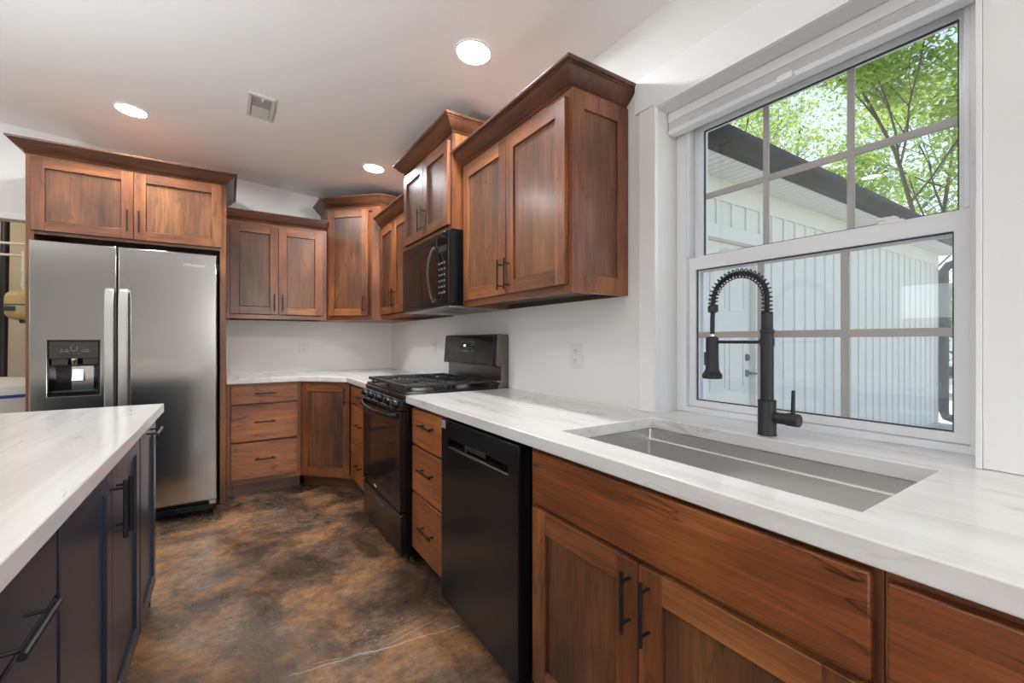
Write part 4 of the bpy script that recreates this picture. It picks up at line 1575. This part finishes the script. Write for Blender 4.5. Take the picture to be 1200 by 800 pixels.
obj('lid', MB().lathe((0, 0, 0.782), [(0.34, 0), (0.342, 0.03), (0.325, 0.065), (0.24, 0.105), (0.06, 0.122)], 40), 'white_plastic', bt)
ul = bpy.data.lights.new('utility_bulb', 'POINT')
ul.energy = 9
ul.shadow_soft_size = 0.06
ul.color = (1, 0.9, 0.75)
ulo = bpy.data.objects.new('utility_bulb', ul)
COL.objects.link(ulo)
ulo.location = (-3.5, 0.5, 2.3)

# ------------------------------------------------------------------ outside
M['siding'] = plain('white_siding', rgb(228, 225, 217), 0.6)
M['soffit'] = plain('white_soffit', rgb(230, 229, 224), 0.6)
M['gutter'] = plain('bronze_gutter', rgb(30, 28, 27), 0.5, 0.0, 0.3)
M['downspout'] = plain('dark_downspout', rgb(24, 26, 28), 0.7, 0.0, 0.2)
M['shingle'] = plain('dark_shingles', rgb(70, 68, 66), 0.9)


def concrete():
    t_ = NT('pale_concrete')
    b = t_.bsdf((0, 0, 0, 1), 0.8)
    n_ = t_.noise(t_.coords(), 3.0, 6, 0.6)
    t_.l(t_.ramp(n_, [(0.3, rgb(176, 172, 164)), (0.7, rgb(206, 203, 196))]), b.inputs['Base Color'])
    return t_.m


def grass():
    t_ = NT('lawn')
    b = t_.bsdf((0, 0, 0, 1), 0.9)
    n_ = t_.noise(t_.coords(), 6.0, 6, 0.7)
    t_.l(t_.ramp(n_, [(0.3, rgb(60, 92, 32)), (0.7, rgb(112, 140, 58))]), b.inputs['Base Color'])
    return t_.m


M['concrete'] = concrete()
M['lawn'] = grass()
struct('ground', MB().box(0.25, 60, -30, 45, -0.30, -0.125), 'lawn')
struct('driveway', MB().box(0.25, 40, -9.0, 7.0, -0.125, -0.10), 'concrete')

WYF, WX1 = -2.45, 7.80      # porch wall face and its end
mb = MB()
mb.cells([0.26, 1.80, 2.515, WX1], [-0.10, -0.02, 2.045, 2.55], lambda i, j: not (i == 1 and j in (0, 1)), WYF, WYF + 0.15, 'y')
x = 0.40
while x < WX1 - 0.05:
    if not (1.70 < x < 2.62):
        mb.box(x - 0.019, x + 0.019, WYF - 0.014, WYF, -0.08, 2.37)
    else:
        mb.box(x - 0.019, x + 0.019, WYF - 0.014, WYF, 2.15, 2.37)
    x += 0.2215
mb.box(0.26, WX1 + 0.02, WYF - 0.02, WYF, 2.37, 2.549)
mb.box(WX1 - 0.09, WX1 + 0.02, WYF - 0.02, WYF, -0.10, 2.37)
mb.box(WX1 - 0.15, WX1, WYF + 0.15, 3.0, -0.10, 2.55)
struct('wall_porch', mb, 'siding')
mb = MB()
mb.box(0.26, WX1 + 0.3, -2.748, WYF + 0.15, 2.551, 2.562)
x = 0.30
while x < WX1 + 0.28:
    mb.box(x, x + 0.012, -2.746, WYF - 0.005, 2.546, 2.551)
    x += 0.085
struct('ceiling_porch', mb, 'soffit')
mb = MB()
mb.box(0.26, WX1 + 0.3, -2.752, -2.7485, 2.545, 2.70, 0)
mb.prism([(-2.77, 2.735), (3.2, 4.4), (3.2, 4.46), (-2.79, 2.755)], 0.26, WX1 + 0.35, 'x', 1)
struct('roof_porch', mb, ['gutter', 'shingle'])
# gutter
mb = MB()
mb.prism([(-2.7535, 2.545), (-2.815, 2.545), (-2.835, 2.60), (-2.850, 2.612), (-2.870, 2.65), (-2.872, 2.678), (-2.858, 2.682), (-2.858, 2.66), (-2.7535, 2.66)][::-1], 0.30, WX1 + 0.30, 'x')
tag(obj('gutter', mb, 'gutter', None, 0.002), 'dark bronze rain gutter along the porch eave outside the window', 'gutter')
ds = [(WX1 + 0.26, -2.80, 2.545), (WX1 + 0.26, -2.80, 2.50), (WX1 + 0.20, -2.74, 2.44), (WX1 + 0.09, -2.56, 2.36), (WX1 + 0.06, -2.52, 2.28), (WX1 + 0.06, -2.52, 2.1), (WX1 + 0.06, -2.52, 0.12), (WX1 + 0.08, -2.54, 0.03), (WX1 + 0.18, -2.70, -0.04)]
tag(obj('downspout', MB().tube(ds, 0.06, 8), 'downspout'), 'dark downspout elbowing from the gutter to the porch wall corner', 'downspout')
# porch door with trim
pd = thing('door_1', 'white panelled porch door with dark deadbolt and lever', 'door', (1.806, WYF, -0.02))
pd['kind'] = 'structure'
mb = MB()
mb.box(0.0, 0.703, 0.03, 0.07, 0.0, 2.062)
for (a, b_) in ((0.09, 0.33), (0.375, 0.615)):
    for (c, d_) in ((0.22, 0.62), (0.80, 1.30), (1.48, 1.92)):
        mb.cells([a, a + 0.025, b_ - 0.025, b_], [c, c + 0.025, d_ - 0.025, d_], lambda i, j: not (i == 1 and j == 1), 0.022, 0.03, 'y')
obj('door_leaf', mb, 'siding', pd, 0.003)
mb = MB()
mb.box(-0.09, -0.006, -0.025, -0.001, 0.0, 2.07)
mb.box(0.709, 0.793, -0.025, -0.001, 0.0, 2.07)
mb.box(-0.11, 0.813, -0.03, -0.001, 2.07, 2.185)
obj('door_casing', mb, 'siding', pd, 0.003)
mb = MB()
mb.lathe((0.650, 0.03, 1.075), [(0.031, 0), (0.031, -0.012), (0.020, -0.024)], 20, axis='y')
obj('deadbolt', mb, 'downspout', pd)
mb = MB()
mb.lathe((0.650, 0.03, 0.935), [(0.032, 0), (0.032, -0.010), (0.014, -0.016), (0.014, -0.05)], 20, axis='y')
mb.tube([(0.650, -0.018, 0.935), (0.70, -0.020, 0.932), (0.765, -0.020, 0.928)], 0.010, 10)
obj('door_lever', mb, 'downspout', pd)
struct('floor_porch', MB().box(0.26, WX1, WYF - 0.05, WYF + 0.12, -0.098, -0.06), 'concrete')

# trees
def leaf_mat(name, c1, c2):
    t_ = NT(name)
    tc = t_.coords((1, 1, 1))
    n_ = t_.noise(tc, 0.9, 3, 0.6)
    col = t_.ramp(n_, [(0.3, c1), (0.7, c2)])
    df = t_.n('ShaderNodeBsdfDiffuse')
    tl = t_.n('ShaderNodeBsdfTranslucent')
    t_.l(col, df.inputs[0])
    t_.l(col, tl.inputs[0])
    mx = t_.n('ShaderNodeMixShader')
    mx.inputs[0].default_value = 0.5
    t_.l(df.outputs[0], mx.inputs[1])
    t_.l(tl.outputs[0], mx.inputs[2])
    t_.l(mx.outputs[0], t_.out.inputs[0])
    return t_.m


M['leaf'] = leaf_mat('spring_leaves', rgb(136, 164, 78), rgb(186, 202, 114))
M['leaf_dark'] = leaf_mat('shrub_leaves', rgb(70, 108, 44), rgb(120, 156, 70))
M['bark'] = plain('grey_bark', rgb(92, 82, 72), 0.9)


def tree(label, loc, height, spread, trunk_r, leaves, seed, lsize=0.11, low=0.28, group='trees beyond the porch roof', mat='leaf', name='leafy_tree'):
    rnd = random.Random(seed)
    t_ = thing(name, label, 'tree', loc, 0, group)
    mb_ = MB()
    tips = []

    def limb(p, d, length, r, depth):
        pts_, rs_ = [p.copy()], [r]
        q = p.copy()
        dd = d.copy()
        nseg_ = 4
        for i in range(nseg_):
            dd = (dd + Vector((rnd.uniform(-1, 1), rnd.uniform(-1, 1), rnd.uniform(-0.3, 0.6))) * 0.16).normalized()
            q = q + dd * (length / nseg_)
            pts_.append(q.copy())
            rs_.append(max(0.006, r * (1 - 0.55 * (i + 1) / nseg_)))
        mb_.tube(pts_, rs_, 6 if depth else 10)
        if depth >= 3:
            tips.append((pts_[-1], length))
            tips.append((pts_[2], length))
            return
        nb = 4 if depth == 0 else 4
        for b_ in range(nb + (3 if depth == 0 else 0)):
            f = rnd.uniform(low if depth == 0 else 0.3, 1.0)
            k = min(nseg_ - 1, int(f * nseg_))
            st = pts_[k].lerp(pts_[k + 1], f * nseg_ - k)
            az = rnd.uniform(0, 2 * math.pi)
            up = rnd.uniform(0.25, 0.95)
            nd = (Vector((math.cos(az), math.sin(az), up)) + dd * 0.35).normalized()
            limb(st, nd, length * rnd.uniform(0.42, 0.66) * (spread if depth == 0 else 1.0), rs_[k] * 0.55, depth + 1)
        tips.append((pts_[-1], length * 0.5))
    limb(Vector((0, 0, 0)), Vector((0, 0, 1)), height * 0.72, trunk_r, 0)
    obj('trunk', mb_, 'bark', t_)
    lv, lf = [], []
    per_ = max(1, leaves // max(1, len(tips)))
    for (p, ln) in tips:
        rad = max(0.35, min(0.95, ln * 0.55))
        for k in range(per_):
            c = p + Vector((rnd.gauss(0, 1) * rad * 0.8, rnd.gauss(0, 1) * rad * 0.8, rnd.gauss(0, 1) * rad * 0.35))
            if c.z < 0.02:
                c.z = 0.05
            n_ = Vector((rnd.gauss(0, 0.6), rnd.gauss(0, 0.6), 1)).normalized()
            u = n_.cross(Vector((rnd.uniform(-1, 1), rnd.uniform(-1, 1), 0.2))).normalized()
            v = n_.cross(u)
            s_ = lsize * rnd.uniform(0.7, 1.3)
            b0 = len(lv)
            lv += [c - u * s_, c - v * s_ * 0.42 + n_ * s_ * 0.12, c + u * s_, c + v * s_ * 0.42 + n_ * s_ * 0.12]
            lf.append((b0, b0 + 1, b0 + 2, b0 + 3))
    mbl = MB()
    mbl.v, mbl.f, mbl.mi = lv, lf, [0] * len(lf)
    o_ = obj('foliage', mbl, mat, t_, smooth=False)
    o_['kind'] = 'stuff'
    return t_


G = -0.125
tree('full bright green tree filling the top corner panes of the window', (16.0, -0.4, G), 13.0, 0.72, 0.085, 18000, 3, 0.098, 0.12)
tree('sparse young tree leaning over the porch roof, middle of the upper sash', (27.2, 7.9, G), 19.0, 0.7, 0.12, 5000, 11, 0.12, 0.3)
tree('thin-crowned tree behind the dark eave, first pane of the upper sash', (18.6, 6.3, G), 15.0, 0.55, 0.15, 5000, 23, 0.11, 0.3)
tree('tall green tree standing farther off behind the full bright tree', (42.0, 6.6, G), 25.0, 0.7, 0.17, 7500, 31, 0.19, 0.12)
tree('dark green shrub behind the downspout, under the eave corner', (13.2, -1.15, G), 2.6, 1.0, 0.05, 3500, 41, 0.08, 0.05, 'shrubs by the driveway', 'leaf_dark', 'shrub')

# white van on the drive
M['van_white'] = plain('van_paint', rgb(236, 238, 238), 0.25)
M['tyre'] = plain('tyre_rubber', rgb(32, 32, 33), 0.8)
M['rim'] = plain('wheel_rim', rgb(214, 212, 208), 0.35, 0.5)
van = thing('delivery_van', 'white van parked on the driveway, seen past the downspout', 'van', (21.3, 0.6, -0.10), -101)
mb = MB()
prof = [(-0.35, 0.42), (5.1, 0.42), (5.2, 0.60), (5.15, 1.05), (4.75, 1.25), (4.15, 2.25), (3.9, 2.48), (3.5, 2.58), (-0.30, 2.58), (-0.40, 2.45), (-0.42, 0.55)]
mb.prism(prof, -1.9, 0.0, 'y')
obj('body', mb, 'van_white', van, 0.04, 3)
mb = MB()
mb.prism([(3.35, 1.35), (4.50, 1.35), (4.05, 2.12), (3.35, 2.12)], -1.905, -1.89, 'y')
obj('side_window', mb, 'black_gloss', van)
mb = MB()
mb.prism([(3.35, 1.35), (4.50, 1.35), (4.05, 2.12), (3.35, 2.12)], -0.01, 0.005, 'y')
obj('side_window', mb, 'black_gloss', van)
for wx in (0.42, 4.1):
    for wy in (-1.86, -0.28):
        mb = MB()
        mb.lathe((wx, wy, 0.40), [(0.30, -0.04), (0.385, -0.02), (0.40, 0.03), (0.40, 0.18), (0.385, 0.24), (0.30, 0.25)], 32, axis='y')
        wl = obj('wheel', mb, 'tyre', van)
        s_ = -0.055 if wy < -1 else 0.25
        mb = MB()
        mb.lathe((wx, wy + s_, 0.40), [(0.25, 0.0), (0.25, 0.012), (0.20, 0.018)], 28, axis='y')
        for k in range(6):
            a = k * math.pi / 3
            mb.cyl((wx + 0.15 * math.cos(a), wy + s_ - 0.004, 0.40 + 0.15 * math.sin(a)), (wx + 0.15 * math.cos(a), wy + s_ + 0.022, 0.40 + 0.15 * math.sin(a)), 0.035, 10, 1)
        mb.cyl((wx, wy + s_ - 0.008, 0.40), (wx, wy + s_ + 0.03, 0.40), 0.05, 12, 1)
        obj('rim', mb, ['rim', 'tyre'], wl)
mb = MB()
for wx in (0.42, 4.1):
    for k in range(9):
        a = math.pi * k / 8
        a2 = math.pi * (k + 1) / 8 if k < 8 else a
    pts = [(wx + 0.47 * math.cos(math.pi * k / 12), 0.012, 0.40 + 0.47 * math.sin(math.pi * k / 12)) for k in range(13)]
    mb.tube(pts, 0.035, 8)
    mb.tube([(p[0], -1.912, p[2]) for p in pts], 0.035, 8)
obj('fender_flare', mb, 'gasket', van)
